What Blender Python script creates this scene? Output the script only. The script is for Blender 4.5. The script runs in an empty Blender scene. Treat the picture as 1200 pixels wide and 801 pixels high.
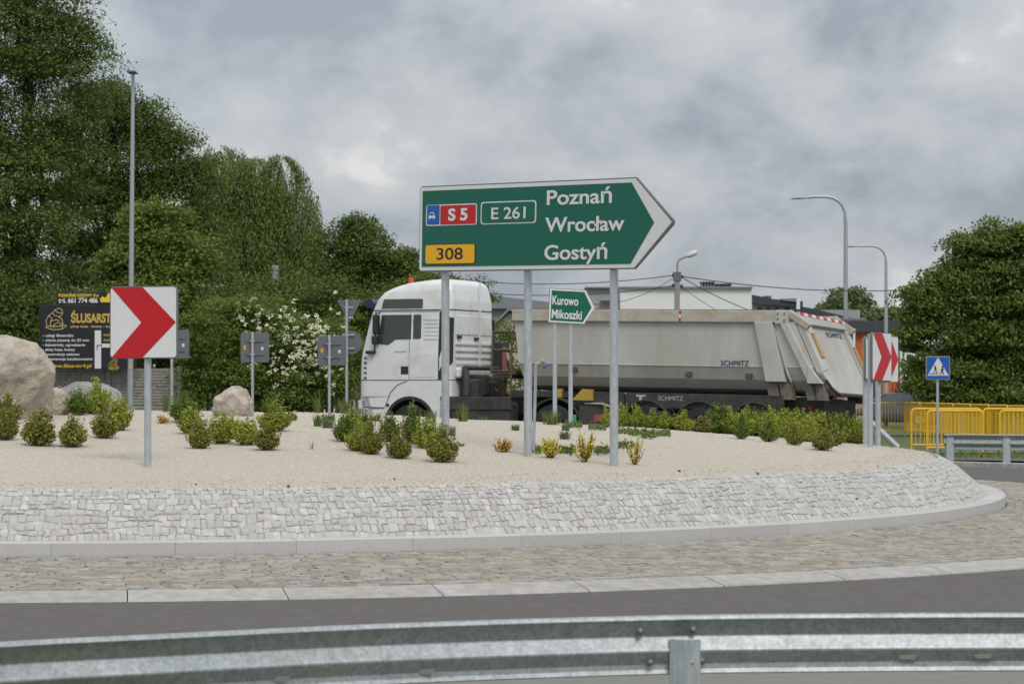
import bpy, math, random
import numpy as np
from mathutils import Vector, Matrix
random.seed(7)
PI = math.pi
scene = bpy.context.scene
COL = scene.collection
# ------------------------------------------------------------------ camera
FPX, CAMH, HV = 3470.0, 1.75, 455.0          # focal length in photo pixels, eye height, horizon row
cam = bpy.data.cameras.new('camera')
cam.sensor_width = 36.0
cam.lens = FPX / 1200 * 36
cam.shift_y = (HV - 400.5) / 1200
cam.clip_start = 0.1
cam.clip_end = 3000
cam.dof.use_dof = True
cam.dof.focus_distance = 31.5
cam.dof.aperture_fstop = 7.1
camo = bpy.data.objects.new('camera', cam)
camo.location = (0, 0, CAMH)
camo.rotation_euler = (PI / 2, 0, 0)
COL.objects.link(camo)
scene.camera = camo
# ------------------------------------------------------------------ world: thick broken overcast
SUN_DIR = Vector((0.22, -0.62, 0.80)).normalized()   # towards the sun
sun_el = math.asin(SUN_DIR.z)
sun_az = math.atan2(SUN_DIR.x, SUN_DIR.y)
w = bpy.data.worlds.new('World')
scene.world = w
w.use_nodes = True
nt = w.node_tree
nt.nodes.clear()
def N(nt, t, **k):
    n = nt.nodes.new(t)
    for a, b in k.items():
        setattr(n, a, b)
    return n
out = N(nt, 'ShaderNodeOutputWorld')
sky = N(nt, 'ShaderNodeTexSky')
sky.sky_type = 'NISHITA'
sky.sun_disc = False
sky.sun_elevation = sun_el
sky.sun_rotation = sun_az
bg1 = N(nt, 'ShaderNodeBackground')
bg1.inputs[1].default_value = 0.09
nt.links.new(sky.outputs[0], bg1.inputs[0])
tc = N(nt, 'ShaderNodeTexCoord')
mp = N(nt, 'ShaderNodeMapping')
mp.inputs['Scale'].default_value = (9.5, 9.5, 15.0)
mp.inputs['Location'].default_value = (3.7, 9.1, 5.6)
nt.links.new(tc.outputs['Generated'], mp.inputs[0])
n1 = N(nt, 'ShaderNodeTexNoise')
n1.inputs['Scale'].default_value = 1.25
n1.inputs['Detail'].default_value = 9
n1.inputs['Roughness'].default_value = 0.56
n1.inputs['Distortion'].default_value = 0.15
nt.links.new(mp.outputs[0], n1.inputs['Vector'])
rp = N(nt, 'ShaderNodeValToRGB')
e = rp.color_ramp.elements
e[0].position = 0.38; e[0].color = (0.335, 0.375, 0.425, 1)
e[1].position = 0.64; e[1].color = (0.74, 0.735, 0.72, 1)
m_ = e.new(0.47); m_.color = (0.45, 0.485, 0.525, 1)
m_ = e.new(0.58); m_.color = (0.56, 0.58, 0.60, 1)
nt.links.new(n1.outputs['Fac'], rp.inputs[0])
# an overcast sky is about twice as bright overhead as at the horizon
sx = N(nt, 'ShaderNodeSeparateXYZ'); nt.links.new(tc.outputs['Generated'], sx.inputs[0])
mr = N(nt, 'ShaderNodeMapRange')
mr.inputs['From Min'].default_value = 0.05; mr.inputs['From Max'].default_value = 1.0
mr.inputs['To Min'].default_value = 1.0; mr.inputs['To Max'].default_value = 2.1
nt.links.new(sx.outputs['Z'], mr.inputs['Value'])
bg2 = N(nt, 'ShaderNodeBackground')
nt.links.new(rp.outputs[0], bg2.inputs[0]); nt.links.new(mr.outputs[0], bg2.inputs[1])
n2 = N(nt, 'ShaderNodeTexNoise'); n2.inputs['Scale'].default_value = 0.9; n2.inputs['Detail'].default_value = 5
nt.links.new(mp.outputs[0], n2.inputs['Vector'])
cr = N(nt, 'ShaderNodeMapRange')
cr.inputs['From Min'].default_value = 0.35; cr.inputs['From Max'].default_value = 0.6
cr.inputs['To Min'].default_value = 0.82; cr.inputs['To Max'].default_value = 1.0
nt.links.new(n2.outputs['Fac'], cr.inputs['Value'])
mx = N(nt, 'ShaderNodeMixShader')
nt.links.new(cr.outputs[0], mx.inputs[0]); nt.links.new(bg1.outputs[0], mx.inputs[1]); nt.links.new(bg2.outputs[0], mx.inputs[2])
nt.links.new(mx.outputs[0], out.inputs[0])
# ------------------------------------------------------------------ sun through cloud
sl = bpy.data.lights.new('sun', 'SUN')
sl.energy = 1.5
sl.angle = math.radians(22)
sl.color = (1.0, 0.965, 0.91)
so = bpy.data.objects.new('sun', sl)
so.rotation_euler = SUN_DIR.to_track_quat('Z', 'Y').to_euler()
so.location = (0, 0, 60)
COL.objects.link(so)
scene.view_settings.view_transform = 'Standard'
scene.view_settings.look = 'None'
scene.view_settings.exposure = 0.0
scene.view_settings.gamma = 1.0

# ================================================================== helpers
def P(u, v, D):
    return Vector(((u - 600) * D / FPX, D, CAMH - (v - HV) * D / FPX))
def clamp(a, lo=0.0, hi=1.0):
    return max(lo, min(hi, a))
def sstep(t):
    t = clamp(t); return t * t * (3 - 2 * t)
CX, CY = -5.12, 38.8
RK, RO = 11.43, 14.71
def G(x, y):                                   # lie of the land
    z = 0.011 * (clamp(y, 24, 57) - 24)
    z -= sstep((x - 6) / 4) * 0.27 * sstep((y - 57) / 18)
    return z
def hn(x, y):
    return (math.sin(x * 1.7 + 1.3 * math.sin(y * 0.9)) + math.sin(y * 2.1 + 0.7 * math.sin(x * 1.3 + 2)) + 0.5 * math.sin(x * 4.1 + y * 3.3)) / 2.5
RTOP = 10.62
def mound(x, y):
    r = math.hypot(x - CX, y - CY)
    return G(x, y) + 1.28 - 0.53 * (min(r, 12) / RTOP) ** 1.7 + 0.022 * hn(x, y) * sstep((RTOP - r) / 0.8)
def hit(u, v):
    best = None
    D = 27.6
    while D < 46:
        x = (u - 600) * D / FPX
        if math.hypot(x - CX, D - CY) < RTOP:
            vg = HV + (CAMH - mound(x, D)) * FPX / D
            if vg <= v:
                return Vector((x, D, mound(x, D)))
            if best is None or vg < best[0]:
                best = (vg, D, x)
        D += 0.05
    return Vector((best[2], best[1], mound(best[2], best[1]))) if best else None

def tag(o, label=None, cat=None, group=None, kind=None):
    if label: o['label'] = label
    if cat: o['category'] = cat
    if group: o['group'] = group
    if kind: o['kind'] = kind
    return o
def thing(name, label, cat, loc=(0, 0, 0), rotz=0, group=None):
    o = bpy.data.objects.new(name, None)
    o.empty_display_size = 0.2
    COL.objects.link(o)
    o.location = loc
    o.rotation_euler = (0, 0, rotz)
    return tag(o, label, cat, group)
def copy_tree(o, parent=None):
    c = o.copy()
    COL.objects.link(c)
    c.parent = parent
    for ch in o.children:
        copy_tree(ch, c)
    return c
class MB:
    def __init__(s):
        s.v = []; s.f = []; s.mi = []; s.cur = 0
    def add(s, vs, fs):
        b = len(s.v)
        s.v += [tuple(p) for p in vs]
        for f in fs:
            s.f.append([b + i for i in f]); s.mi.append(s.cur)
        return s
    def box(s, c, d, M=None, taper=1.0):
        x, y, z = d[0] / 2, d[1] / 2, d[2] / 2
        vs = [Vector((sx * x * (taper if sz > 0 else 1), sy * y * (taper if sz > 0 else 1), sz * z)) for sz in (-1, 1) for sx, sy in ((-1, -1), (1, -1), (1, 1), (-1, 1))]
        if M is not None: vs = [M @ p for p in vs]
        c = Vector(c)
        return s.add([c + p for p in vs], [(3, 2, 1, 0), (4, 5, 6, 7), (0, 1, 5, 4), (1, 2, 6, 5), (2, 3, 7, 6), (3, 0, 4, 7)])
    def prism(s, poly, fn, h0, h1):
        n = len(poly)
        vs = [fn(a, b, h0) for a, b in poly] + [fn(a, b, h1) for a, b in poly]
        return s.add(vs, [tuple(range(n - 1, -1, -1)), tuple(range(n, 2 * n))] + [(i, (i + 1) % n, n + (i + 1) % n, n + i) for i in range(n)])
    def tube(s, pts, r, n=8, caps=True, closed=False):
        pts = [Vector(p) for p in pts]
        k = len(pts)
        rs = r if isinstance(r, (list, tuple)) else [r] * k
        vs = []
        up = None
        for i, p in enumerate(pts):
            if closed:
                d = pts[(i + 1) % k] - pts[i - 1]
            else:
                d = pts[min(i + 1, k - 1)] - pts[max(i - 1, 0)]
            d.normalize()
            if up is None:
                up = Vector((0, 0, 1)) if abs(d.z) < 0.9 else Vector((1, 0, 0))
            a = d.cross(up); a.normalize()
            b = a.cross(d); b.normalize()
            up = b
            for j in range(n):
                t = 2 * PI * j / n
                vs.append(p + (a * math.cos(t) + b * math.sin(t)) * rs[i])
        fs = []
        for i in range(k if closed else k - 1):
            i2 = (i + 1) % k
            for j in range(n):
                fs.append((i * n + j, i * n + (j + 1) % n, i2 * n + (j + 1) % n, i2 * n + j))
        if caps and not closed:
            fs.append(tuple(range(n - 1, -1, -1))); fs.append(tuple((k - 1) * n + j for j in range(n)))
        return s.add(vs, fs)
    def lathe(s, prof, M, n=24):
        vs = []; k = len(prof)
        for r, h in prof:
            for j in range(n):
                t = 2 * PI * j / n
                vs.append(M @ Vector((r * math.cos(t), r * math.sin(t), h)))
        fs = [(i * n + j, i * n + (j + 1) % n, (i + 1) * n + (j + 1) % n, (i + 1) * n + j) for i in range(k - 1) for j in range(n)]
        fs.append(tuple(range(n - 1, -1, -1))); fs.append(tuple((k - 1) * n + j for j in range(n)))
        return s.add(vs, fs)
    def grid(s, rows):
        b = []; n = len(rows[0])
        for r in rows: b += r
        return s.add(b, [(i * n + j, i * n + j + 1, (i + 1) * n + j + 1, (i + 1) * n + j) for i in range(len(rows) - 1) for j in range(n - 1)])
    def mesh(s, name, mats, smooth=None):
        me = bpy.data.meshes.new(name)
        me.from_pydata(s.v, [], s.f)
        for m in (mats if isinstance(mats, (list, tuple)) else [mats]):
            me.materials.append(m)
        if any(s.mi): me.polygons.foreach_set('material_index', s.mi)
        if smooth is not None:
            me.polygons.foreach_set('use_smooth', [True] * len(me.polygons))
            if smooth < 180:
                me.set_sharp_from_angle(angle=math.radians(smooth))
        me.update()
        return me
    def build(s, name, mats, parent=None, smooth=None, bevel=0, fix=False):
        me = s.mesh(name, mats, smooth)
        if fix:
            import bmesh
            bm = bmesh.new(); bm.from_mesh(me); bmesh.ops.recalc_face_normals(bm, faces=bm.faces); bm.to_mesh(me); bm.free()
        return link(name, me, parent, bevel)
def link(name, me, parent=None, bevel=0):
    o = bpy.data.objects.new(name, me)
    COL.objects.link(o)
    if parent is not None: o.parent = parent
    if bevel:
        b = o.modifiers.new('bevel', 'BEVEL'); b.width = bevel; b.segments = 2; b.limit_method = 'ANGLE'; b.angle_limit = math.radians(40)
    return o
def fastmesh(name, V, F, mat, smooth=False):
    me = bpy.data.meshes.new(name)
    V = np.ascontiguousarray(V, dtype=np.float32); F = np.ascontiguousarray(F, dtype=np.int32)
    me.vertices.add(len(V)); me.vertices.foreach_set('co', V.ravel())
    k = F.shape[1]
    me.loops.add(F.size); me.loops.foreach_set('vertex_index', F.ravel())
    me.polygons.add(len(F)); me.polygons.foreach_set('loop_start', np.arange(0, F.size, k, dtype=np.int32))
    me.update(calc_edges=True)
    me.polygons.foreach_set('use_smooth', np.full(len(F), smooth))
    me.materials.append(mat)
    return me
XZ = lambda a, b, h: Vector((a, h, b))
def rot_to(d):
    return Vector(d).normalized().to_track_quat('Z', 'Y').to_matrix().to_4x4()
def axis_m(p, d):
    return Matrix.Translation(Vector(p)) @ rot_to(d)
def rrect(x0, z0, x1, z1, r, n=4):
    pts = []
    for cx, cz, a0 in ((x1 - r, z0 + r, -90), (x1 - r, z1 - r, 0), (x0 + r, z1 - r, 90), (x0 + r, z0 + r, 180)):
        for i in range(n + 1):
            t = math.radians(a0 + 90 * i / n)
            pts.append((cx + r * math.cos(t), cz + r * math.sin(t)))
    return pts

# ------------------------------------------------------------------ materials
def mat(name, col, rough=0.6, metal=0.0, var=0.0, vscale=8.0, col2=None, bump=0.0, bscale=60.0, island=0.0, spec=0.5, detail=6, objrand=0.0, trans=0.0, stretch=None, c3=None, emit=None, lo=0.35, hi=0.65):
    m = bpy.data.materials.new(name)
    m.use_nodes = True
    nt = m.node_tree
    b = nt.nodes['Principled BSDF']
    b.inputs['Roughness'].default_value = rough
    b.inputs['Metallic'].default_value = metal
    b.inputs['Specular IOR Level'].default_value = spec
    L = nt.links.new
    cur = None
    tc = N(nt, 'ShaderNodeTexCoord')
    vec = tc.outputs['Object']
    if stretch:
        mp = N(nt, 'ShaderNodeMapping'); mp.inputs['Scale'].default_value = stretch
        L(vec, mp.inputs[0]); vec = mp.outputs[0]
    rgb = N(nt, 'ShaderNodeRGB'); rgb.outputs[0].default_value = (*col, 1); cur = rgb.outputs[0]
    if col2 or var:
        n = N(nt, 'ShaderNodeTexNoise'); n.inputs['Scale'].default_value = vscale; n.inputs['Detail'].default_value = detail
        n.inputs['Roughness'].default_value = 0.6
        L(vec, n.inputs['Vector'])
        rg = N(nt, 'ShaderNodeMapRange'); rg.inputs['From Min'].default_value = lo; rg.inputs['From Max'].default_value = hi
        L(n.outputs['Fac'], rg.inputs['Value'])
        if col2:
            mx = N(nt, 'ShaderNodeMix', data_type='RGBA')
            L(rg.outputs[0], mx.inputs['Factor']); L(cur, mx.inputs[6]); mx.inputs[7].default_value = (*col2, 1)
            cur = mx.outputs[2]
        if var:
            h = N(nt, 'ShaderNodeHueSaturation')
            r2 = N(nt, 'ShaderNodeMapRange'); r2.inputs['To Min'].default_value = 1 - var; r2.inputs['To Max'].default_value = 1 + var
            n3 = N(nt, 'ShaderNodeTexNoise'); n3.inputs['Scale'].default_value = vscale * 3.1; n3.inputs['Detail'].default_value = detail
            L(vec, n3.inputs['Vector'])
            r2.inputs['From Min'].default_value = .3; r2.inputs['From Max'].default_value = .7
            L(n3.outputs['Fac'], r2.inputs['Value']); L(r2.outputs[0], h.inputs['Value']); L(cur, h.inputs['Color']); cur = h.outputs[0]
    if island or objrand:
        g = N(nt, 'ShaderNodeNewGeometry'); oi = N(nt, 'ShaderNodeObjectInfo')
        ad = N(nt, 'ShaderNodeMath', operation='ADD'); L(g.outputs['Random Per Island'], ad.inputs[0]); L(oi.outputs['Random'], ad.inputs[1])
        fr = N(nt, 'ShaderNodeMath', operation='FRACT'); L(ad.outputs[0], fr.inputs[0])
        r3 = N(nt, 'ShaderNodeMapRange'); r3.inputs['To Min'].default_value = 1 - island; r3.inputs['To Max'].default_value = 1 + island
        L(fr.outputs[0], r3.inputs['Value'])
        h = N(nt, 'ShaderNodeHueSaturation'); L(r3.outputs[0], h.inputs['Value'])
        if c3:
            mx = N(nt, 'ShaderNodeMix', data_type='RGBA')
            m7 = N(nt, 'ShaderNodeMath', operation='MULTIPLY'); m7.inputs[1].default_value = 7.31; L(fr.outputs[0], m7.inputs[0])
            f7 = N(nt, 'ShaderNodeMath', operation='FRACT'); L(m7.outputs[0], f7.inputs[0])
            p7 = N(nt, 'ShaderNodeMath', operation='POWER'); p7.inputs[1].default_value = 2.2; L(f7.outputs[0], p7.inputs[0])
            L(p7.outputs[0], mx.inputs['Factor']); L(cur, mx.inputs[6]); mx.inputs[7].default_value = (*c3, 1)
            cur = mx.outputs[2]
        L(cur, h.inputs['Color']); cur = h.outputs[0]
        if objrand:
            h2 = N(nt, 'ShaderNodeHueSaturation')
            r4 = N(nt, 'ShaderNodeMapRange'); r4.inputs['To Min'].default_value = 1 - objrand; r4.inputs['To Max'].default_value = 1 + objrand
            L(oi.outputs['Random'], r4.inputs['Value']); L(r4.outputs[0], h2.inputs['Value']); L(cur, h2.inputs['Color']); cur = h2.outputs[0]
    L(cur, b.inputs['Base Color'])
    if bump:
        nb = N(nt, 'ShaderNodeTexNoise'); nb.inputs['Scale'].default_value = bscale; nb.inputs['Detail'].default_value = 5
        L(vec, nb.inputs['Vector'])
        bp = N(nt, 'ShaderNodeBump'); bp.inputs['Strength'].default_value = 1.0; bp.inputs['Distance'].default_value = bump
        L(nb.outputs['Fac'], bp.inputs['Height']); L(bp.outputs[0], b.inputs['Normal'])
    if emit:
        b.inputs['Emission Color'].default_value = (*col, 1); b.inputs['Emission Strength'].default_value = emit
    if trans:
        tr = N(nt, 'ShaderNodeBsdfTranslucent'); L(cur, tr.inputs[0])
        ms = N(nt, 'ShaderNodeMixShader'); ms.inputs[0].default_value = trans
        o = nt.nodes['Material Output']
        L(b.outputs[0], ms.inputs[1]); L(tr.outputs[0], ms.inputs[2]); L(ms.outputs[0], o.inputs[0])
    return m
M = {}
M['asphalt'] = mat('asphalt', (0.102, 0.088, 0.078), 0.85, var=0.16, vscale=2.2, bump=0.003, bscale=160, col2=(0.108, 0.096, 0.092), stretch=(1, 1, 1))
M['grass'] = mat('grass', (0.07, 0.10, 0.028), 0.9, col2=(0.11, 0.13, 0.045), vscale=1.5, var=0.25, bump=0.03, bscale=25)
M['blade'] = mat('grass_blade', (0.10, 0.17, 0.035), 0.7, island=0.4, trans=0.3, c3=(0.25, 0.26, 0.08))
M['blade2'] = mat('weed_blade', (0.09, 0.145, 0.03), 0.7, island=0.35, trans=0.3, c3=(0.22, 0.24, 0.06))
M['blue_blade'] = mat('fescue_blade', (0.09, 0.13, 0.06), 0.7, island=0.35, trans=0.2, c3=(0.20, 0.22, 0.11))
M['gravel'] = mat('gravel', (0.46, 0.41, 0.33), 0.95, col2=(0.56, 0.50, 0.41), vscale=30, var=0.16, bump=0.022, bscale=40, detail=9, lo=.4, hi=.6)
M['pebble'] = mat('pebble', (0.58, 0.52, 0.44), 0.9, island=0.25, c3=(0.46, 0.41, 0.36))
M['mortar'] = mat('mortar', (0.42, 0.39, 0.34), 0.95, var=0.15, vscale=9, bump=0.008, bscale=70)
M['sett'] = mat('granite_sett', (0.505, 0.495, 0.475), 0.8, island=0.11, var=0.14, vscale=4, bump=0.006, bscale=45, c3=(0.42, 0.415, 0.405), col2=(0.47, 0.44, 0.39))
M['sett_tan'] = mat('fieldstone_sett', (0.265, 0.245, 0.21), 0.85, island=0.22, var=0.2, vscale=10, bump=0.008, bscale=35, c3=(0.31, 0.26, 0.20), col2=(0.33, 0.31, 0.27))
M['apron_mortar'] = mat('apron_mortar', (0.24, 0.22, 0.185), 0.95, var=0.2, vscale=6, bump=0.008, bscale=60)
M['granite'] = mat('granite_kerb', (0.53, 0.52, 0.50), 0.75, var=0.14, vscale=60, island=0.06, bump=0.002, bscale=120, col2=(0.46, 0.45, 0.43))
M['concrete'] = mat('concrete', (0.40, 0.385, 0.355), 0.85, var=0.16, vscale=3, island=0.06, bump=0.002, bscale=90, col2=(0.37, 0.35, 0.32))
M['pave'] = mat('paving', (0.19, 0.19, 0.16), 0.9, var=0.1, vscale=3, bump=0.002, bscale=50)
M['zinc'] = mat('galvanised_steel', (0.47, 0.50, 0.53), 0.5, 0.45, var=0.14, vscale=9, stretch=(1, 1, .4))
M['zinc_rail'] = mat('galvanised_rail', (0.43, 0.455, 0.47), 0.56, 0.75, col2=(0.33, 0.355, 0.355), var=0.18, vscale=16, stretch=(1, 1, 1), bump=0.001, bscale=30)
M['zinc_post'] = mat('galvanised_post', (0.50, 0.54, 0.57), 0.4, 0.5, var=0.2, vscale=6, stretch=(3, 3, .5))
M['bolt'] = mat('bolt_steel', (0.36, 0.34, 0.32), 0.45, 0.7)
M['bolt_dark'] = mat('bolt_washer', (0.16, 0.15, 0.14), 0.6, 0.4)
M['sgreen'] = mat('sign_green', (0.0, 0.115, 0.075), 0.35, var=0.04, vscale=3)
M['swhite'] = mat('sign_white', (0.70, 0.70, 0.695), 0.4, var=0.03, vscale=5)
M['sred'] = mat('sign_red', (0.50, 0.008, 0.014), 0.4, var=0.05, vscale=5)
M['sblue'] = mat('sign_blue', (0.008, 0.10, 0.42), 0.4)
M['syellow'] = mat('sign_yellow', (0.80, 0.42, 0.01), 0.4)
M['sblack'] = mat('sign_black', (0.012, 0.012, 0.012), 0.5)
M['sback'] = mat('sign_back', (0.155, 0.162, 0.17), 0.5, 0.2, var=0.06, vscale=4)
M['white_paint'] = mat('cab_white', (0.75, 0.755, 0.745), 0.28, var=0.04, vscale=1.4, spec=0.5, col2=(0.60, 0.59, 0.56), lo=.5, hi=.75)
M['white_gap'] = mat('panel_gap', (0.09, 0.09, 0.09), 0.8)
M['rubber'] = mat('rubber', (0.022, 0.022, 0.023), 0.8, var=0.2, vscale=8)
M['blackp'] = mat('black_plastic', (0.028, 0.028, 0.03), 0.5)
M['dirty'] = mat('chassis_black', (0.035, 0.034, 0.034), 0.75, var=0.3, vscale=3, col2=(0.06, 0.055, 0.05))
M['mud'] = mat('mudguard', (0.055, 0.053, 0.05), 0.75, var=0.2, vscale=4)
M['rusty'] = mat('rusty_frame', (0.13, 0.085, 0.06), 0.85, var=0.3, vscale=6)
M['tipper'] = mat('tipper_steel', (0.53, 0.525, 0.49), 0.5, 0.05, var=0.06, vscale=1.2, col2=(0.43, 0.41, 0.36), stretch=(1, 1, .35))
M['bracket'] = mat('dirty_bracket', (0.17, 0.15, 0.12), 0.85, var=.3, vscale=5)
M['rim'] = mat('tipper_rim', (0.47, 0.44, 0.375), 0.7, 0.0, var=0.08, vscale=1.5, col2=(0.40, 0.32, 0.22), stretch=(1.2, 1, 2), lo=.48, hi=.72)
M['rust'] = mat('rust', (0.27, 0.14, 0.06), 0.9, var=0.3, vscale=10)
M['glass'] = mat('cab_glass', (0.045, 0.06, 0.045), 0.04, spec=0.6)
M['pane'] = mat('window_pane', (0.06, 0.07, 0.08), 0.1, spec=0.6)
M['beacon'] = mat('beacon_orange', (0.55, 0.09, 0.015), 0.3)
M['redlens'] = mat('red_lens', (0.30, 0.02, 0.02), 0.3)
M['dullred'] = mat('dull_red', (0.30, 0.08, 0.07), 0.5)
M['navy'] = mat('navy_print', (0.015, 0.03, 0.13), 0.5)
M['greyprint'] = mat('grey_print', (0.42, 0.42, 0.41), 0.6)
M['yellowp'] = mat('yellow_paint', (0.80, 0.46, 0.01), 0.42, var=0.04, vscale=3)
M['chock'] = mat('chock_yellow', (0.46, 0.30, 0.05), 0.6, var=.15)
M['reflect_y'] = mat('reflector_yellow', (0.42, 0.28, 0.05), 0.5)
M['rock'] = mat('rock', (0.50, 0.44, 0.365), 0.9, col2=(0.36, 0.305, 0.25), vscale=3.0, var=0.22, bump=0.05, bscale=14, detail=9)
M['rock_grey'] = mat('rock_grey', (0.34, 0.33, 0.31), 0.9, col2=(0.24, 0.22, 0.2), vscale=4, var=0.2, bump=0.02, bscale=14)
M['bark'] = mat('bark', (0.055, 0.045, 0.035), 0.95, var=0.3, vscale=6, bump=0.03, bscale=12, stretch=(3, 3, .6))
M['leaf_dark'] = mat('leaf_dark', (0.100, 0.150, 0.034), 0.55, island=0.35, trans=0.28, c3=(0.155, 0.205, 0.05), spec=0.15, var=0.22, vscale=.35)
M['leaf_mid'] = mat('leaf_mid', (0.125, 0.185, 0.038), 0.55, island=0.35, trans=0.3, c3=(0.12, 0.19, 0.045), spec=0.15, var=0.22, vscale=.35)
M['leaf_lime'] = mat('leaf_lime', (0.17, 0.225, 0.045), 0.55, island=0.3, trans=0.32, c3=(0.14, 0.20, 0.05), spec=0.15, var=0.22, vscale=.35)
M['leaf_willow'] = mat('leaf_willow', (0.22, 0.27, 0.08), 0.6, island=0.35, trans=0.3, c3=(0.19, 0.24, 0.08), spec=0.15, var=0.22, vscale=.35)
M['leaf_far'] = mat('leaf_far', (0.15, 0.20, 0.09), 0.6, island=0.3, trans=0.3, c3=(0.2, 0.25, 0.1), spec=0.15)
M['leaf_right'] = mat('leaf_right', (0.14, 0.185, 0.04), 0.55, island=0.35, trans=0.3, c3=(0.14, 0.20, 0.05), spec=0.15, var=0.22, vscale=.35)
M['elder_flower'] = mat('elder_flower', (0.62, 0.61, 0.44), 0.8, island=0.15)
M['berry'] = mat('red_fruit', (0.25, 0.07, 0.02), 0.5, island=.3)
M['box_green'] = mat('box_leaf_green', (0.135, 0.20, 0.035), 0.5, island=0.35, trans=0.22, objrand=0.12, c3=(0.19, 0.25, 0.06), spec=0.15)
M['box_yel'] = mat('box_leaf_yellow_green', (0.27, 0.33, 0.045), 0.5, island=0.35, trans=0.22, objrand=0.12, c3=(0.40, 0.41, 0.08), spec=0.15)
M['box_brown'] = mat('box_leaf_brown', (0.205, 0.235, 0.048), 0.55, island=0.4, trans=0.2, objrand=0.12, c3=(0.33, 0.27, 0.07), spec=0.15)
M['spirea'] = mat('golden_leaf', (0.80, 0.60, 0.05), 0.55, island=0.35, trans=0.25, c3=(0.45, 0.45, 0.06))
M['orange_leaf'] = mat('orange_leaf', (0.50, 0.25, 0.03), 0.55, island=0.35, trans=0.25, c3=(0.50, 0.40, 0.05))
M['twig'] = mat('twig', (0.13, 0.085, 0.05), 0.9)
M['board_black'] = mat('board_black', (0.012, 0.013, 0.017), 0.5)
M['gold'] = mat('print_gold', (0.62, 0.42, 0.06), 0.5)
M['pale_gold'] = mat('print_pale_gold', (0.66, 0.50, 0.24), 0.5)
M['yprint'] = mat('print_yellow', (0.78, 0.60, 0.02), 0.5)
M['wprint'] = mat('print_white', (0.72, 0.72, 0.72), 0.5)
M['fence'] = mat('fence_concrete', (0.32, 0.315, 0.285), 0.9, var=0.15, vscale=5, bump=0.01, bscale=20, col2=(0.25, 0.24, 0.21))
M['fence2'] = mat('fence_brown', (0.25, 0.225, 0.185), 0.9, var=0.2, vscale=5)
M['wall_white'] = mat('wall_white', (0.80, 0.80, 0.775), 0.85, var=0.03, vscale=.5)
M['wall_grey'] = mat('wall_grey', (0.34, 0.345, 0.35), 0.8, var=0.05, vscale=.6)
M['roof_grey'] = mat('roof_grey', (0.23, 0.245, 0.265), 0.7, var=0.08, vscale=.8)
M['roof_dark'] = mat('roof_dark', (0.05, 0.053, 0.062), 0.7)
M['cream'] = mat('wall_cream', (0.52, 0.46, 0.37), 0.85, var=0.05, vscale=1)
M['orange_wall'] = mat('wall_orange', (0.55, 0.135, 0.05), 0.8, var=0.06, vscale=1)
M['brick_chim'] = mat('chimney_dark', (0.13, 0.11, 0.11), 0.8)
M['wire'] = mat('wire', (0.06, 0.06, 0.065), 0.6)
M['cpole'] = mat('concrete_pole', (0.30, 0.295, 0.285), 0.85, var=0.1, vscale=4)
M['lamp_grey'] = mat('lamp_grey', (0.42, 0.45, 0.47), 0.45, 0.5, var=.05)
M['lamp_white'] = mat('lamp_white', (0.62, 0.62, 0.62), 0.4)
M['car_silver'] = mat('car_silver', (0.42, 0.43, 0.45), 0.3, 0.4)
M['car_grey'] = mat('car_grey', (0.13, 0.14, 0.16), 0.3, 0.4)
M['tap_blue'] = mat('tap_blue', (0.01, 0.16, 0.50), 0.4)
M['green_box'] = mat('green_plastic', (0.02, 0.25, 0.08), 0.5)

def text_mesh(s, mat_, size=1.0, sx=1.0, bold=0.0, align='LEFT', width=None, shear=0.0, height=None, thick=0.004):
    """flat lettering in the XZ plane facing -Y, baseline at z=0; returns mesh"""
    c = bpy.data.curves.new('lettering', 'FONT')
    c.body = s; c.size = size; c.align_x = 'LEFT'; c.offset = bold * size; c.extrude = thick / 2; c.shear = shear
    o = bpy.data.objects.new('t', c)
    COL.objects.link(o)
    bpy.context.view_layer.update()
    dg = bpy.context.evaluated_depsgraph_get()
    me = bpy.data.meshes.new_from_object(o.evaluated_get(dg))
    bpy.data.objects.remove(o); bpy.data.curves.remove(c)
    n = len(me.vertices)
    co = np.empty(n * 3, dtype=np.float32); me.vertices.foreach_get('co', co); co = co.reshape(-1, 3)
    x0, x1 = co[:, 0].min(), co[:, 0].max()
    co[:, 0] -= x0
    if height: 
        k = height / 0.73 / size                        # cap height of the built-in font is about 0.73
        co[:, 1] *= k; co[:, 0] *= k
    wd = (x1 - x0) * (height / 0.73 / size if height else 1)
    if width: co[:, 0] *= width / wd; wd = width
    else: co[:, 0] *= sx; wd *= sx
    if align == 'CENTER': co[:, 0] -= wd / 2
    co = np.stack([co[:, 0], -co[:, 2], co[:, 1]], 1)
    me.vertices.foreach_set('co', co.ravel().astype(np.float32))
    me.materials.clear(); me.materials.append(mat_)
    me.update()
    return me
def text(s, m, parent, loc, rot=(0, 0, 0), name='lettering', **k):
    o = link(name, text_mesh(s, m, **k), parent)
    o.location = loc; o.rotation_euler = rot
    return o

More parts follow.
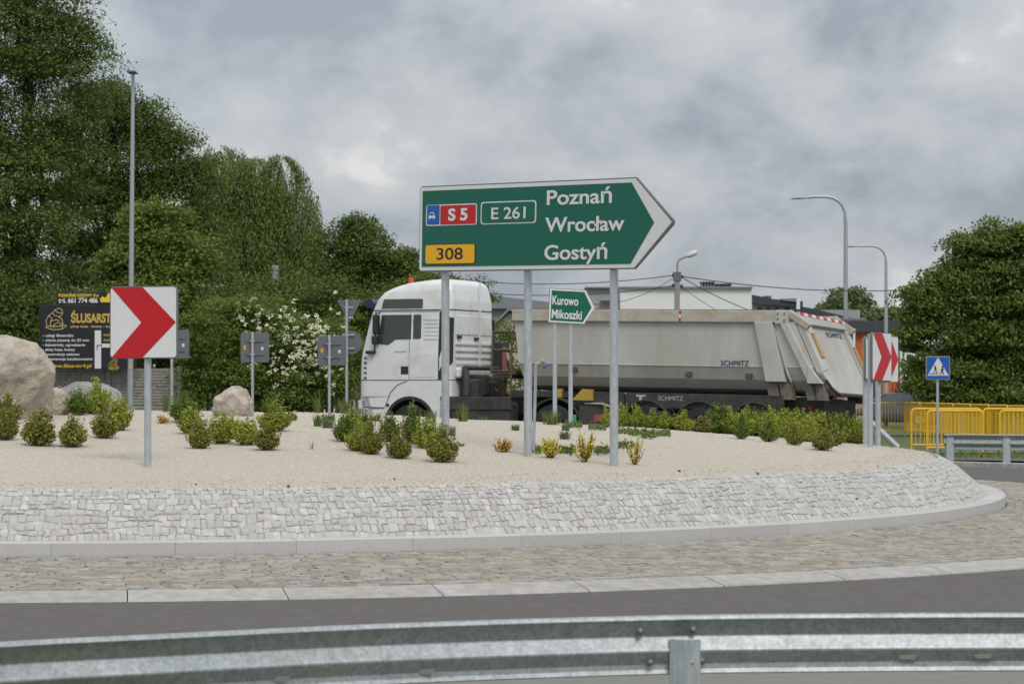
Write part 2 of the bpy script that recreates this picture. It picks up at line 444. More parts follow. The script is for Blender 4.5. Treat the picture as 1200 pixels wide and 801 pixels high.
# ================================================================== SETTING
# ground sheet
def axis_pts(rs):
    o = []
    for a, b, n in rs:
        o += list(np.linspace(a, b, n, endpoint=False))
    return o
mb = MB()
xs = axis_pts([(-900, -100, 6), (-100, -30, 10), (-30, 30, 40), (30, 100, 10), (100, 901, 6)]) + [900]
ys = axis_pts([(-60, 10, 6), (10, 24, 10), (24, 57, 24), (57, 90, 24), (90, 200, 10), (200, 1600, 8)]) + [1600]
mb.grid([[(x, y, G(x, y) - 0.05) for x in xs] for y in ys])
tag(mb.build('ground', M['grass'], smooth=60), kind='structure')
def annulus(r0, r1, zoff, a0=0, a1=360, n=180, m=4):
    b = MB(); rows = []
    for j in range(m + 1):
        r = r0 + (r1 - r0) * j / m
        row = []
        for i in range(n + 1):
            t = math.radians(a0 + (a1 - a0) * i / n)
            x, y = CX + r * math.cos(t), CY + r * math.sin(t)
            row.append((x, y, G(x, y) + zoff))
        rows.append(row)
    b.grid(rows)
    return b
tag(annulus(14.0, 19.9, 0.0).build('road', M['asphalt'], smooth=60), kind='structure')
# road out under the lorry
def strip(pts, wd, zoff, n=30):
    b = MB(); rows = []
    for i in range(n + 1):
        t = i / n
        p = Vector(pts[0]).lerp(Vector(pts[1]), t)
        d = (Vector(pts[1]) - Vector(pts[0])).normalized()
        nrm = Vector((-d.y, d.x, 0))
        rows.append([(q.x, q.y, G(q.x, q.y) + zoff) for q in [p + nrm * wd * s for s in (-.5, -.25, 0, .25, .5)]])
    b.grid(rows); return b
tag(strip([(24, 53.5, 0), (-40, 92, 0)], 8.5, -0.004).build('exit_road', M['asphalt'], smooth=60), kind='structure')
tag(strip([(8, 78.8, 0), (60, 80, 0)], 2.4, -0.02).build('footpath', M['pave'], smooth=60), kind='structure')
tag(strip([(6, 108, 0), (70, 104, 0)], 3.0, -0.02).build('far_footpath', M['pave'], smooth=60), kind='structure')
tag(annulus(20.6, 25.5, 0.05, 200, 345, 120, 3).build('pavement', M['pave'], smooth=60), kind='structure')
# outer kerb of the ring
ok = tag(annulus(19.9, 19.91, -0.03, 0, 360, 180, 1).build('outer_kerb', M['concrete']), kind='structure')
def kerb_stone(r0, r1, a, b, z0, z1, parent, m, name='kerb_stone', cham=0.012, n=4, zin=None):
    g = MB()
    rings = []
    for i in range(n + 1):
        t = a + (b - a) * i / n
        c, s_ = math.cos(t), math.sin(t)
        row = []
        for r, z in ((r1, z0), (r1, z1 - cham), (r1 - cham, z1), (r0 + cham, (zin if zin is not None else z1)), (r0, (zin if zin is not None else z1) - cham), (r0, z0)):
            x, y = CX + r * c, CY + r * s_
            row.append((x, y, G(x, y) + z))
        rings.append(row)
    b_ = len(rings[0])
    vs = [p for r in rings for p in r]
    fs = [(i * b_ + j, i * b_ + (j + 1) % b_, (i + 1) * b_ + (j + 1) % b_, (i + 1) * b_ + j) for i in range(n) for j in range(b_)]
    fs += [tuple(range(b_ - 1, -1, -1)), tuple(n * b_ + j for j in range(b_))]
    g.add(vs, fs)
    return g.build(name, m, parent, smooth=35, fix=True)
def ring_of(parent, r0, r1, z0, z1, length, m, a0, a1, zin=None, gap=0.008):
    L = math.radians(a1 - a0) * r1
    k = int(L / length)
    for i in range(k):
        a = math.radians(a0) + (math.radians(a1 - a0)) * i / k
        b = math.radians(a0) + (math.radians(a1 - a0)) * (i + 1) / k
        kerb_stone(r0, r1, a + gap / r1 / 2, b - gap / r1 / 2, z0, z1 + random.uniform(-.004, .004), parent, m, zin=zin)
ring_of(ok, 19.92, 20.07, -0.1, 0.10, 1.0, M['concrete'], -60, 150)
# island kerb (bed underneath joins the stones)
AP = 0.155                                   # height of the apron at the island kerb
ik = tag(annulus(11.19, 11.42, AP + 0.02, 0, 360, 160, 1).build('island_kerb', M['mortar']), kind='structure')
ring_of(ik, 11.20, 11.43, 0.02, AP + 0.138, 1.13, M['granite'], 0, 360, gap=0.003)
es = tag(annulus(14.30, 14.70, -0.002, 0, 360, 160, 1).build('edge_strip', M['mortar']), kind='structure')
ring_of(es, 14.34, 14.71, -0.1, 0.018, 1.32, M['concrete'], 0, 360, zin=0.076, gap=0.010)

# ---- setts
def sett_field(parent, fn, rows, rowlen, a0, a1, wmin, wmax, gap, proud, m, nparts, seed, wav=0.1, jit=0.12):
    """fn(angle, t)->(pos, normal); rows evenly spaced in t 0..1"""
    rnd = random.Random(seed)
    items = []
    for j in range(rows):
        a = a0
        while a < a1:
            wd = rnd.uniform(wmin, wmax) / rowlen
            b = a + wd
            def tt(row, ang):
                if row == 0: return 0.004
                if row == rows: return 0.996
                return (row + wav * 2 * (math.sin(ang * 37 + row * 5.1) * .6 + math.sin(ang * 91 + row * 2.3) * .4) + rnd.uniform(-jit, jit)) / rows
            cs = [(a + rnd.uniform(-.12, .12) * wd, tt(j, a)), (b + rnd.uniform(-.12, .12) * wd, tt(j, b)), (b + rnd.uniform(-.12, .12) * wd, tt(j + 1, b)), (a + rnd.uniform(-.12, .12) * wd, tt(j + 1, a))]
            ca = sum(c[0] for c in cs) / 4; ct = sum(c[1] for c in cs) / 4
            h = proud * rnd.uniform(0.5, 1.4)
            tl = (rnd.uniform(-.25, .25) * proud, rnd.uniform(-.25, .25) * proud)
            vs = []
            for k, (sh, hh) in enumerate(((gap, -0.03), (gap, h * .45), (gap + .20, h))):
                for q, (x, t) in enumerate(cs):
                    p, nrm = fn(ca + (x - ca) * (1 - sh), ct + (t - ct) * (1 - sh))
                    e = (tl[0] * (1 if q in (1, 2) else -1) + tl[1] * (1 if q > 1 else -1)) if k else 0
                    vs.append(p + nrm * (hh + e))
            c = fn(ca, ct)[0]
            u = 600 + FPX * c.x / c.y
            items.append((c.y if -10 < u < 1210 else 1000 + c.y, vs))
            a = b
    fs = []
    for k in range(2):
        for i in range(4):
            fs.append((k * 4 + i, k * 4 + (i + 1) % 4, k * 4 + 4 + (i + 1) % 4, k * 4 + 4 + i))
    fs.append((8, 9, 10, 11))
    items.sort(key=lambda q: q[0])
    for d, vs in items[:nparts]:
        MB().add(vs, fs).build('sett', m, parent, smooth=50)
    g = MB()
    for d, vs in items[nparts:]: g.add(vs, fs)
    tag(g.build('setts', m, parent, smooth=50), kind='stuff')
ZB0 = AP + 0.118
def bank_fn(a, t):
    # convex ramp from the kerb up to the gravel
    r = 11.21 - 0.62 * t
    zt = 0.74
    z = ZB0 + (zt - ZB0) * (1 - (1 - t) ** 1.35)
    c, s = math.cos(a), math.sin(a)
    x, y = CX + r * c, CY + r * s
    sl = (zt - ZB0) * 1.35 * max(1 - t, .05) ** .35 / 0.62
    n = Vector((c * sl, s * sl, 1)).normalized()
    return Vector((x, y, G(x, y) + z)), n
bk = MB(); rows = []
for j in range(9):
    rows.append([tuple(bank_fn(2 * PI * i / 240, j / 8)[0] - Vector((0, 0, .004))) for i in range(241)])
bk.grid(rows)
bank = tag(bk.build('cobbled_bank', M['mortar'], smooth=60), kind='structure')
sett_field(bank, bank_fn, 10, 10.9, math.radians(-205), math.radians(28), 0.05, 0.095, 0.075, 0.009, M['sett'], 300, 3, jit=.2, wav=.16)
def apron_fn(a, t):
    r = 11.44 + (14.35 - 11.44) * t
    x, y = CX + r * math.cos(a), CY + r * math.sin(a)
    return Vector((x, y, G(x, y) + AP + (0.074 - AP) * t)), Vector((0, 0, 1))
bk = MB()
bk.grid([[tuple(apron_fn(2 * PI * i / 240, j / 6)[0] - Vector((0, 0, .003))) for i in range(241)] for j in range(7)])
apron = tag(bk.build('cobbled_apron', M['apron_mortar'], smooth=60), kind='structure')
sett_field(apron, apron_fn, 25, 12.9, math.radians(-190), math.radians(40), 0.08, 0.22, 0.06, 0.012, M['sett_tan'], 300, 5)

# gravel mound
mb = MB(); rows = []
for i in range(0, 106):
    r = RTOP * i / 105 if i < 105 else RTOP - 0.012
    rows.append([(CX + r * math.cos(t), CY + r * math.sin(t), mound(CX + r * math.cos(t), CY + r * math.sin(t)) + (0.006 if i < 100 else (0 if i < 105 else -.05))) for t in [2 * PI * k / 300 for k in range(301)]])
mb.grid(rows)
tag(mb.build('gravel_mound', M['gravel'], smooth=180), kind='structure')
# loose pebbles on the gravel: one uncountable layer
rng = np.random.default_rng(11)
n = 52000
V = np.empty((n * 6, 3)); F = []
octv = np.array([[1, 0, 0], [0, 1, 0], [-1, 0, 0], [0, -1, 0], [0, 0, .7], [0, 0, -.7]])
octf = np.array([[0, 1, 4], [1, 2, 4], [2, 3, 4], [3, 0, 4], [1, 0, 5], [2, 1, 5], [3, 2, 5], [0, 3, 5]])
k = 0
while k < n:
    x = rng.uniform(-8.5, 6.5); y = rng.uniform(28, 42)
    if math.hypot(x - CX, y - CY) > RTOP - .05: continue
    if rng.random() < .75 * (1 - clamp((RTOP - math.hypot(x - CX, y - CY)) / 2.2)) or rng.random() < (y - 28) / 26: continue
    s_ = rng.uniform(.004, .0095) * (2.0 if rng.random() < .02 else 1)
    a = rng.uniform(0, 6.3); ca, sa = math.cos(a), math.sin(a)
    q = octv * s_ * rng.uniform(.7, 1.3, 3)
    q = np.stack([q[:, 0] * ca - q[:, 1] * sa, q[:, 0] * sa + q[:, 1] * ca, q[:, 2]], 1)
    V[k * 6:k * 6 + 6] = q + np.array([x, y, mound(x, y) + .006]); k += 1
F = (octf[None] + (np.arange(n) * 6)[:, None, None]).reshape(-1, 3)
tag(link('pebbles', fastmesh('pebbles', V, F, M['pebble'])), 'loose small pebbles strewn over the beige gravel mound', 'pebbles', kind='stuff')

# ================================================================== vegetation helpers
def leaves(centers, outward, ln, wd, rng, up=0.5, rand=1.0, droop=0.0, outw=0.6, fold=0.0):
    n = len(centers)
    nr = rng.normal(size=(n, 3)) * rand + outward * outw; nr[:, 2] += up
    nr /= np.linalg.norm(nr, axis=1)[:, None] + 1e-9
    t = rng.normal(size=(n, 3)); t[:, 2] -= droop
    t -= nr * (t * nr).sum(1)[:, None]; t /= np.linalg.norm(t, axis=1)[:, None] + 1e-9
    b = np.cross(nr, t)
    L = ln * rng.uniform(.6, 1.3, (n, 1)); W = wd * rng.uniform(.6, 1.3, (n, 1))
    V = np.stack([centers - t * L * .5, centers - t * L * .05 + b * W * .5, centers + t * L * .5, centers - t * L * .05 - b * W * .5], 1).reshape(-1, 3)
    F = np.arange(n * 4).reshape(-1, 4)
    return V, F
def crown_pts(lobes, nclump, per, cr, rng, shell=0.5, flat=0.55):
    lb = np.array(lobes, dtype=float)
    wts = (lb[:, 3] * lb[:, 5]) + 0.01; wts /= wts.sum()
    idx = rng.choice(len(lb), nclump, p=wts)
    d = rng.normal(size=(nclump, 3)); d /= np.linalg.norm(d, axis=1)[:, None]
    rad = shell + (1 - shell) * rng.random((nclump, 1)) ** .6
    rad = rad * np.where(rng.random((nclump, 1)) < .14, 1.18, 1.0)
    cc = lb[idx, :3] + d * lb[idx, 3:6] * rad
    rs = cr * rng.uniform(.6, 1.4, (nclump, 1))
    cc = np.repeat(cc, per, 0); dd = np.repeat(d, per, 0); rs = np.repeat(rs, per, 0)
    q = rng.normal(size=(len(cc), 3)); q /= np.linalg.norm(q, axis=1)[:, None]; q *= rng.random((len(cc), 1)) ** .4
    q[:, 2] *= flat
    q[:, 2] -= .22 * (q[:, 0] ** 2 + q[:, 1] ** 2)
    return cc + q * rs, dd * .4 + q
def lobe(u, v, D, ru, rv, dy=0.0, ry=None):
    p = P(u, v, D); s = D / FPX
    return (p.x, p.y + dy, p.z, ru * s, (ry if ry else ru * s), rv * s)
def tree(name, label, lobes, base_u, D, trunk_r, mat_leaf, nclump, per, cr, ln, wd, seed, group=None, droop=0.3, cat='tree', shell=.5, flat=.55, up=.5, limbs=7, bark='bark'):
    rng = np.random.default_rng(seed); rnd = random.Random(seed)
    # fewer, bigger and flatter leaf tiers with gaps between them
    if D < 140:
        nclump = int(nclump * .27); per = int(per * 8.0); cr *= 1.75; ln *= .66; wd *= .62; flat = .36; up = 1.0; shell = min(shell + .16, .78)
    bx = (base_u - 600) * D / FPX
    gz = G(bx, D)
    t = thing(name, label, cat, (bx, D, gz), group=group)
    L = [(a - bx, b - D, c - gz, d, e_, f) for a, b, c, d, e_, f in lobes]
    top = max(L, key=lambda q: q[2])
    h = top[2]
    mb = MB()
    mid = Vector((top[0] * .35, top[1] * .3, h * .5)); tp = Vector((top[0], top[1], h))
    path = [Vector((0, 0, -.1)), Vector((0, 0, .25)), Vector((mid.x * .3 + .1, mid.y * .3, h * .22)), mid, mid.lerp(tp, .5) + Vector((.15, 0, 0)), tp]
    mb.tube(path, [trunk_r * 1.35, trunk_r * 1.05, trunk_r * .9, trunk_r * .6, trunk_r * .38, trunk_r * .12], 9)
    mb.build('trunk', M[bark], t, smooth=60)
    mb = MB()
    for i, q in enumerate(sorted(L, key=lambda q: -q[3])[:limbs + 3]):
        s0 = rnd.uniform(.25, .6)
        a = path[2].lerp(mid, s0) if q[2] < h * .7 else mid
        c = Vector(q[:3])
        m1 = a.lerp(c, .5) + Vector((rnd.uniform(-.3, .3), rnd.uniform(-.3, .3), rnd.uniform(0, .4)))
        mb.tube([a, m1, c], [trunk_r * .4, trunk_r * .26, trunk_r * .07], 6)
        for k in range(4):
            d = Vector((rnd.uniform(-1, 1), rnd.uniform(-1, 1), rnd.uniform(-.3, 1)))
            e2 = c + Vector((d.x * q[3], d.y * q[4], d.z * q[5])) * .8
            mb.tube([m1.lerp(c, rnd.random()), (c + e2) * .5 + Vector((0, 0, .1)), e2], [trunk_r * .14, trunk_r * .08, trunk_r * .02], 5)
    tag(mb.build('limbs', M[bark], t, smooth=60))
    pts, od = crown_pts(L, nclump, per, cr, rng, shell, flat)
    keep = pts[:, 2] > 0.02
    pts = pts[keep]; od = od[keep]
    Vv, Ff = leaves(pts, od, ln, wd, rng, droop=droop, up=up)
    link('crown', fastmesh('crown', Vv, Ff, mat_leaf), t)
    return t

# ---- left wood
D1 = 88
big = [lobe(-60, 60, D1, 120, 100), lobe(20, 40, D1, 62, 60), lobe(72, 70, D1, 48, 50), lobe(60, 0, D1, 40, 34), lobe(95, 100, D1, 34, 32), lobe(90, 50, D1, 26, 30),
       lobe(-20, 150, D1, 90, 60), lobe(50, 160, D1, 60, 45, -.5), lobe(0, 220, D1, 75, 50, -1.2), lobe(60, 225, D1, 50, 35), lobe(15, 280, D1, 80, 40, -1.5), lobe(-60, 200, D1, 90, 70), lobe(-70, 320, D1, 80, 60), lobe(30, 330, D1, 60, 40), lobe(30, -30, D1, 60, 40), lobe(88, 135, D1, 38, 22)]
tree('ash_tree', 'tallest dark green tree filling the left edge of the photo behind the black billboard', big, 25, D1, .38, M['leaf_dark'], 2300, 26, .50, .19, .085, 21, droop=.8)
D2 = 94
t2 = [lobe(125, 130, D2, 34, 32), lobe(118, 112, D2, 22, 24), lobe(165, 152, D2, 30, 28), lobe(178, 135, D2, 16, 14), lobe(205, 182, D2, 28, 26), lobe(232, 205, D2, 20, 26), lobe(205, 160, D2, 12, 9), lobe(150, 200, D2, 55, 48), lobe(110, 250, D2, 60, 50), lobe(190, 250, D2, 50, 50), lobe(140, 310, D2, 70, 45), lobe(215, 300, D2, 45, 50), lobe(90, 190, D2, 45, 40), lobe(230, 350, D2, 45, 50), lobe(215, 163, D2, 8, 5)]
tree('ash_tree', 'second dark tree right of the tallest one, directly behind the slim lamp pole', t2, 165, D2, .32, M['leaf_dark'], 2100, 26, .48, .19, .085, 22, droop=.8)
t3 = [lobe(185, 260, 82, 34, 26), lobe(155, 300, 82, 32, 30), lobe(205, 300, 82, 38, 34), lobe(180, 345, 82, 55, 34), lobe(140, 345, 82, 25, 30), lobe(215, 385, 82, 45, 36), lobe(120, 390, 82, 50, 30)]
tree('lime_tree', 'lighter green young tree rising above the red chevron sign on the left', t3, 185, 82.0, .16, M['leaf_lime'], 900, 24, .40, .19, .13, 23)
t4 = [lobe(20, 400, 85, 60, 45), lobe(75, 375, 85, 50, 40), lobe(-30, 370, 85, 50, 60), lobe(120, 400, 86, 40, 45), lobe(20, 335, 86, 50, 30)]
tree('broadleaf_shrub', 'dense dark undergrowth behind the black billboard and concrete wall', t4, 50, 87, .12, M['leaf_dark'], 1100, 24, .45, .18, .09, 24, cat='shrub')
# weeping willow
def willow(name, label, u0, D, domes, seed, nstr):
    rng = np.random.default_rng(seed); rnd = random.Random(seed)
    bx = (u0 - 600) * D / FPX; gz = G(bx, D)
    t = thing(name, label, 'tree', (bx, D, gz))
    L = [(a - bx, b - D, c - gz, d, e_, f) for a, b, c, d, e_, f in domes]
    mb = MB(); h = max(q[2] for q in L)
    mb.tube([(0, 0, -.1), (0, 0, .3), (.1, 0, h * .35), (0, 0, h * .6), (.2, 0, h * .9)], [.42, .36, .3, .2, .07], 9)
    mb.build('trunk', M['bark'], t, smooth=60)
    mb = MB()
    for q in L:
        c = Vector(q[:3]) + Vector((0, 0, q[5] * .5))
        mb.tube([(0, 0, h * .4), Vector((0, 0, h * .5)).lerp(c, .5) + Vector((0, 0, .5)), c], [.14, .09, .03], 6)
    mb.build('limbs', M['bark'], t, smooth=60)
    lb = np.array(L); wts = lb[:, 3] * lb[:, 5]; wts /= wts.sum()
    cs = []
    cl = [(rng.choice(len(lb), p=wts), rng.uniform(0, 2 * PI), math.asin(rng.uniform(-.1, 1)), rng.uniform(.75, 1.05), rng.uniform(1.2, 3.4)) for _ in range(300)]
    for i in range(nstr):
        qi, a, e1, r, lmax = cl[rng.integers(len(cl))]
        q = lb[qi]; a += rng.normal() * .2; e1 += rng.normal() * .14; r += rng.normal() * .04
        o = q[:3] + np.array([math.cos(a) * math.cos(e1) * q[3], math.sin(a) * math.cos(e1) * q[4], math.sin(e1) * q[5]]) * r
        ln = lmax * rng.uniform(.5, 1)
        k = int(ln / .075)
        tt = np.linspace(0, 1, k)
        dx, dy = math.cos(a), math.sin(a)
        s = np.stack([o[0] + dx * .5 * np.sqrt(tt) + .05 * np.sin(tt * 7 + i), o[1] + dy * .5 * np.sqrt(tt), o[2] - ln * tt + .2 * np.sin(tt * 3.1)], 1)
        cs.append(s + rng.normal(size=s.shape) * .035)
    C = np.concatenate(cs); C = C[C[:, 2] > .3]
    n = len(C)
    Vv, Ff = leaves(C, np.zeros((n, 3)), .15, .038, rng, up=0, rand=1, droop=3.5)
    link('crown', fastmesh('crown', Vv, Ff, M['leaf_willow']), t)
D3 = 100
willow('weeping_willow', 'pale green weeping willow with hanging branches left of the truck cab', 300, D3,
       [lobe(262, 225, D3, 34, 52), lobe(258, 185, D3, 16, 16), lobe(300, 225, D3, 34, 44), lobe(335, 240, D3, 30, 52), lobe(345, 280, D3, 28, 50), lobe(290, 290, D3, 50, 50), lobe(285, 200, D3, 18, 20), lobe(330, 200, D3, 16, 18), lobe(352, 310, D3, 22, 40), lobe(250, 270, D3, 30, 50), lobe(320, 330, D3, 50, 40)], 31, 4200)
t5 = [lobe(400, 285, 95, 22, 26), lobe(415, 268, 95, 14, 16), lobe(430, 290, 95, 26, 24), lobe(395, 320, 95, 24, 24), lobe(455, 310, 95, 26, 24), lobe(478, 315, 95, 18, 20), lobe(425, 335, 95, 34, 34), lobe(470, 350, 95, 34, 34), lobe(395, 370, 95, 36, 36), lobe(485, 300, 95, 12, 12)]
tree('broadleaf_tree', 'mid green tree with a ragged top right behind the truck cab roof', t5, 435, 95, .22, M['leaf_dark'], 950, 24, .38, .17, .10, 25)
t6 = [lobe(500, 330, 84, 34, 14), lobe(535, 328, 84, 22, 8), lobe(558, 334, 84, 16, 7), lobe(572, 343, 84, 10, 7), lobe(440, 370, 84, 34, 32), lobe(420, 410, 84, 32, 40), lobe(470, 370, 84, 34, 40), lobe(500, 400, 84, 40, 40), lobe(540, 345, 84, 30, 9)]
ch = tree('cherry_tree', 'fruit tree with reddish berries whose branch reaches over the white cab roof', t6, 470, 84, .15, M['leaf_mid'], 750, 24, .30, .15, .08, 26)
rng = np.random.default_rng(5)
pts, od = crown_pts([(a - ch.location.x, b - ch.location.y, c - ch.location.z, d, e_, f) for a, b, c, d, e_, f in t6], 260, 3, .2, rng, .9)
Vv, Ff = leaves(pts, od, .07, .07, rng)
tag(link('fruit', fastmesh('fruit', Vv, Ff, M['berry']), ch), kind='stuff')
# elder in bloom
t7 = [lobe(340, 400, 80, 46, 36), lobe(310, 375, 80, 42, 28), lobe(350, 440, 80, 50, 36), lobe(390, 400, 80, 26, 26), lobe(285, 420, 80, 40, 40), lobe(255, 380, 80, 40, 30), lobe(290, 362, 80, 26, 14), lobe(385, 450, 80, 24, 24), lobe(330, 465, 80, 50, 18), lobe(245, 440, 80, 34, 30)]
el = tree('elder_bush', 'elder bush covered in creamy white flower heads left of the truck', t7, 330, 80, .10, M['leaf_lime'], 1500, 22, .32, .14, .075, 27, cat='bush')
fl = MB(); rnd = random.Random(9)
fp = [(rnd.gauss(355, 26), rnd.gauss(425, 24)) for _ in range(95)] + [(rnd.gauss(300, 18), rnd.gauss(362, 9)) for _ in range(26)] + [(rnd.gauss(385, 20), rnd.gauss(395, 16)) for _ in range(40)] + [(rnd.gauss(330, 30), rnd.gauss(385, 14)) for _ in range(36)]
for (u, v) in fp:
    if not (270 < u < 412 and 342 < v < 476): continue
    # flower plates lie on the near face of the bush
    yb = 80 - 1.15 * math.sqrt(max(0.05, 1 - ((u - 335) / 95) ** 2 - ((v - 420) / 75) ** 2)) + rnd.uniform(-.25, .1)
    p = P(u, v, yb) - el.location
    r = rnd.uniform(.05, .11)
    nrm = Vector((rnd.uniform(-.5, .5), -.9, rnd.uniform(.5, 1.2))).normalized()
    Mx = axis_m(p, nrm)
    for q in range(9):
        a = rnd.uniform(0, 6.3); rr = r * math.sqrt(rnd.random())
        s_ = rnd.uniform(.018, .034)
        cpt = Mx @ Vector((rr * math.cos(a), rr * math.sin(a), rnd.uniform(-.01, .02)))
        t1 = (Mx.to_3x3() @ Vector((1, 0, rnd.uniform(-.4, .4)))) * s_; t2_ = (Mx.to_3x3() @ Vector((0, 1, rnd.uniform(-.4, .4)))) * s_
        fl.add([cpt - t1, cpt - t2_, cpt + t1, cpt + t2_], [(0, 1, 2, 3)])
tag(fl.build('flower_heads', M['elder_flower'], el), kind='stuff')
t8 = [lobe(205, 430, 86, 40, 26), lobe(245, 415, 86, 40, 50), lobe(225, 380, 88, 50, 40), lobe(400, 430, 88, 40, 30), lobe(290, 400, 88, 60, 50), lobe(380, 390, 88, 50, 50), lobe(280, 350, 88, 60, 30), lobe(360, 350, 88, 50, 30)]
tree('broadleaf_shrub', 'dark shrubs filling the gap behind the flowering elder and the brown fence', t8, 280, 88, .12, M['leaf_dark'], 1100, 22, .42, .16, .09, 28, cat='shrub')
# behind the gap between cab and trailer
t9 = [lobe(588, 400, 76, 14, 26), lobe(600, 440, 76, 22, 22), lobe(578, 450, 76, 16, 18)]
tree('roadside_bush', 'small green bush seen in the gap between the cab and the tipper', t9, 592, 76, .06, M['leaf_mid'], 110, 18, .25, .13, .07, 29, cat='bush')
# ---- right side trees
DR = 106
tr = [lobe(1064, 340, DR, 7, 8), lobe(1078, 334, DR, 11, 8), lobe(1074, 352, DR, 12, 8), lobe(1098, 322, DR, 13, 7), lobe(1094, 342, DR, 18, 12), lobe(1119, 303, DR, 13, 8), lobe(1136, 283, DR, 16, 10), lobe(1143, 300, DR, 24, 13), lobe(1166, 268, DR, 17, 9), lobe(1170, 288, DR, 30, 15), lobe(1196, 272, DR, 20, 12), lobe(1215, 285, DR, 30, 20), lobe(1128, 325, DR, 26, 14), lobe(1162, 318, DR, 34, 18), lobe(1205, 318, DR, 36, 20), lobe(1105, 358, DR, 28, 14), lobe(1145, 352, DR, 36, 18), lobe(1190, 352, DR, 38, 20), lobe(1235, 345, DR, 44, 40), lobe(1082, 378, DR, 20, 12), lobe(1075, 400, DR, 16, 12), lobe(1115, 388, DR, 34, 18), lobe(1162, 388, DR, 40, 20), lobe(1210, 392, DR, 44, 24), lobe(1092, 420, DR, 28, 16), lobe(1140, 425, DR, 42, 20), lobe(1195, 430, DR, 46, 22), lobe(1085, 448, DR, 26, 16), lobe(1125, 456, DR, 44, 18), lobe(1185, 460, DR, 50, 20), lobe(1250, 430, DR, 50, 50)]
tree('walnut_tree', 'broad mid green tree filling the right edge behind the yellow railings', tr, 1160, DR, .34, M['leaf_right'], 2700, 20, .42, .25, .14, 41, shell=.62, flat=.45)
tr = [lobe(985, 358, 190, 14, 20), lobe(1003, 352, 190, 13, 16), lobe(990, 372, 190, 24, 20), lobe(1010, 372, 190, 16, 18)]
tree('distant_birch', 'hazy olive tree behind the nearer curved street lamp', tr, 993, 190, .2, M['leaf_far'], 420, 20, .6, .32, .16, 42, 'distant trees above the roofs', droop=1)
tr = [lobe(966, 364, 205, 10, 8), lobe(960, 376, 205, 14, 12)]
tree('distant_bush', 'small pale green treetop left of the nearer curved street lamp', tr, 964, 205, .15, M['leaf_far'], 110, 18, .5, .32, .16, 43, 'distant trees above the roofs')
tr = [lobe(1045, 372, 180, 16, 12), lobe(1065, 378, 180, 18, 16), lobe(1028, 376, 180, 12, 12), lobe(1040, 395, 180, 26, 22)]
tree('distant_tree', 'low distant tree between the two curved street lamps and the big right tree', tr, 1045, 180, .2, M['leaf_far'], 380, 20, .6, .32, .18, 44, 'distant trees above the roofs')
tr = [lobe(1030 + i * 26, 455, 150, 18, 22) for i in range(12)]
tree('hedge', 'dark hedge along the far path behind the yellow railings', tr, 1150, 150, .1, M['leaf_mid'], 500, 18, .5, .25, .14, 45, cat='hedge')
# far tree belt closing the horizon: one mass
rng = np.random.default_rng(77)
L = [((i * 9 - 300) + rng.uniform(-3, 3), 330 + rng.uniform(-15, 15), 3.0, 8, 6, rng.uniform(3.0, 5.0)) for i in range(70)]
pts, od = crown_pts(L, 2600, 16, 1.4, rng, .7)
Vv, Ff = leaves(pts, od, .9, .6, rng)
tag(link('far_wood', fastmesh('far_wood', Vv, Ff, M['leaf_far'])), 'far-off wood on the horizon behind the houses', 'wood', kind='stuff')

# ================================================================== fences, billboard
fz = 80.0
def fx(u, D=fz): return (u - 600) * D / FPX
t = thing('concrete_wall', 'grey concrete panel wall with rock-faced ribs below the black billboard', 'wall', (fx(46), fz, G(0, 80)))
WT = 2.30 - G(0, 80)
span = 1.90; nsp = 5; x0 = fx(210) - fx(46) - nsp * span
for i in range(nsp + 1):
    MB().box((x0 + i * span, 0, WT / 2 + .02), (.13, .15, WT + .05)).build('post', M['fence'], t, bevel=.01)
pm = MB()
pm.box((0, 0, .245), (span - .135, .05, .49))
for k in range(6):
    z = .045 + k * .08
    xx = -span / 2 + .08; rn = random.Random(k)
    while xx < span / 2 - .1:
        wd = min(rn.uniform(.2, .34), span / 2 - .08 - xx)
        pm.box((xx + wd / 2, -.032, z), (wd - .02, .03, .062)); xx += wd
pmesh = pm.mesh('panel', M['fence'])
for i in range(nsp):
    for k in range(4):
        o = link('panel', pmesh, t); o.location = (x0 + (i + .5) * span, 0, WT - .5 - k * .5)
t = thing('slatted_fence', 'low brown fence of upright concrete slats left of the truck cab', 'fence', (fx(210), fz + .3, G(0, 80)))
sl_m = MB().box((0, 0, .73), (.095, .035, 1.46)).mesh('slat', M['fence2'])
po_m = MB().box((0, 0, .79), (.13, .14, 1.58)).mesh('post', M['fence'])
xx = 0.06; i = 0; end = fx(560) - fx(210)
while xx < end:
    if i % 17 == 16 or i == 0:
        o = link('post', po_m, t)
    else:
        o = link('slat', sl_m, t)
    o.location = (xx, 0, 0); xx += .135; i += 1
for z in (.35, 1.2):
    MB().box((end / 2, .035, z), (end, .03, .09)).build('rail', M['fence2'], t)

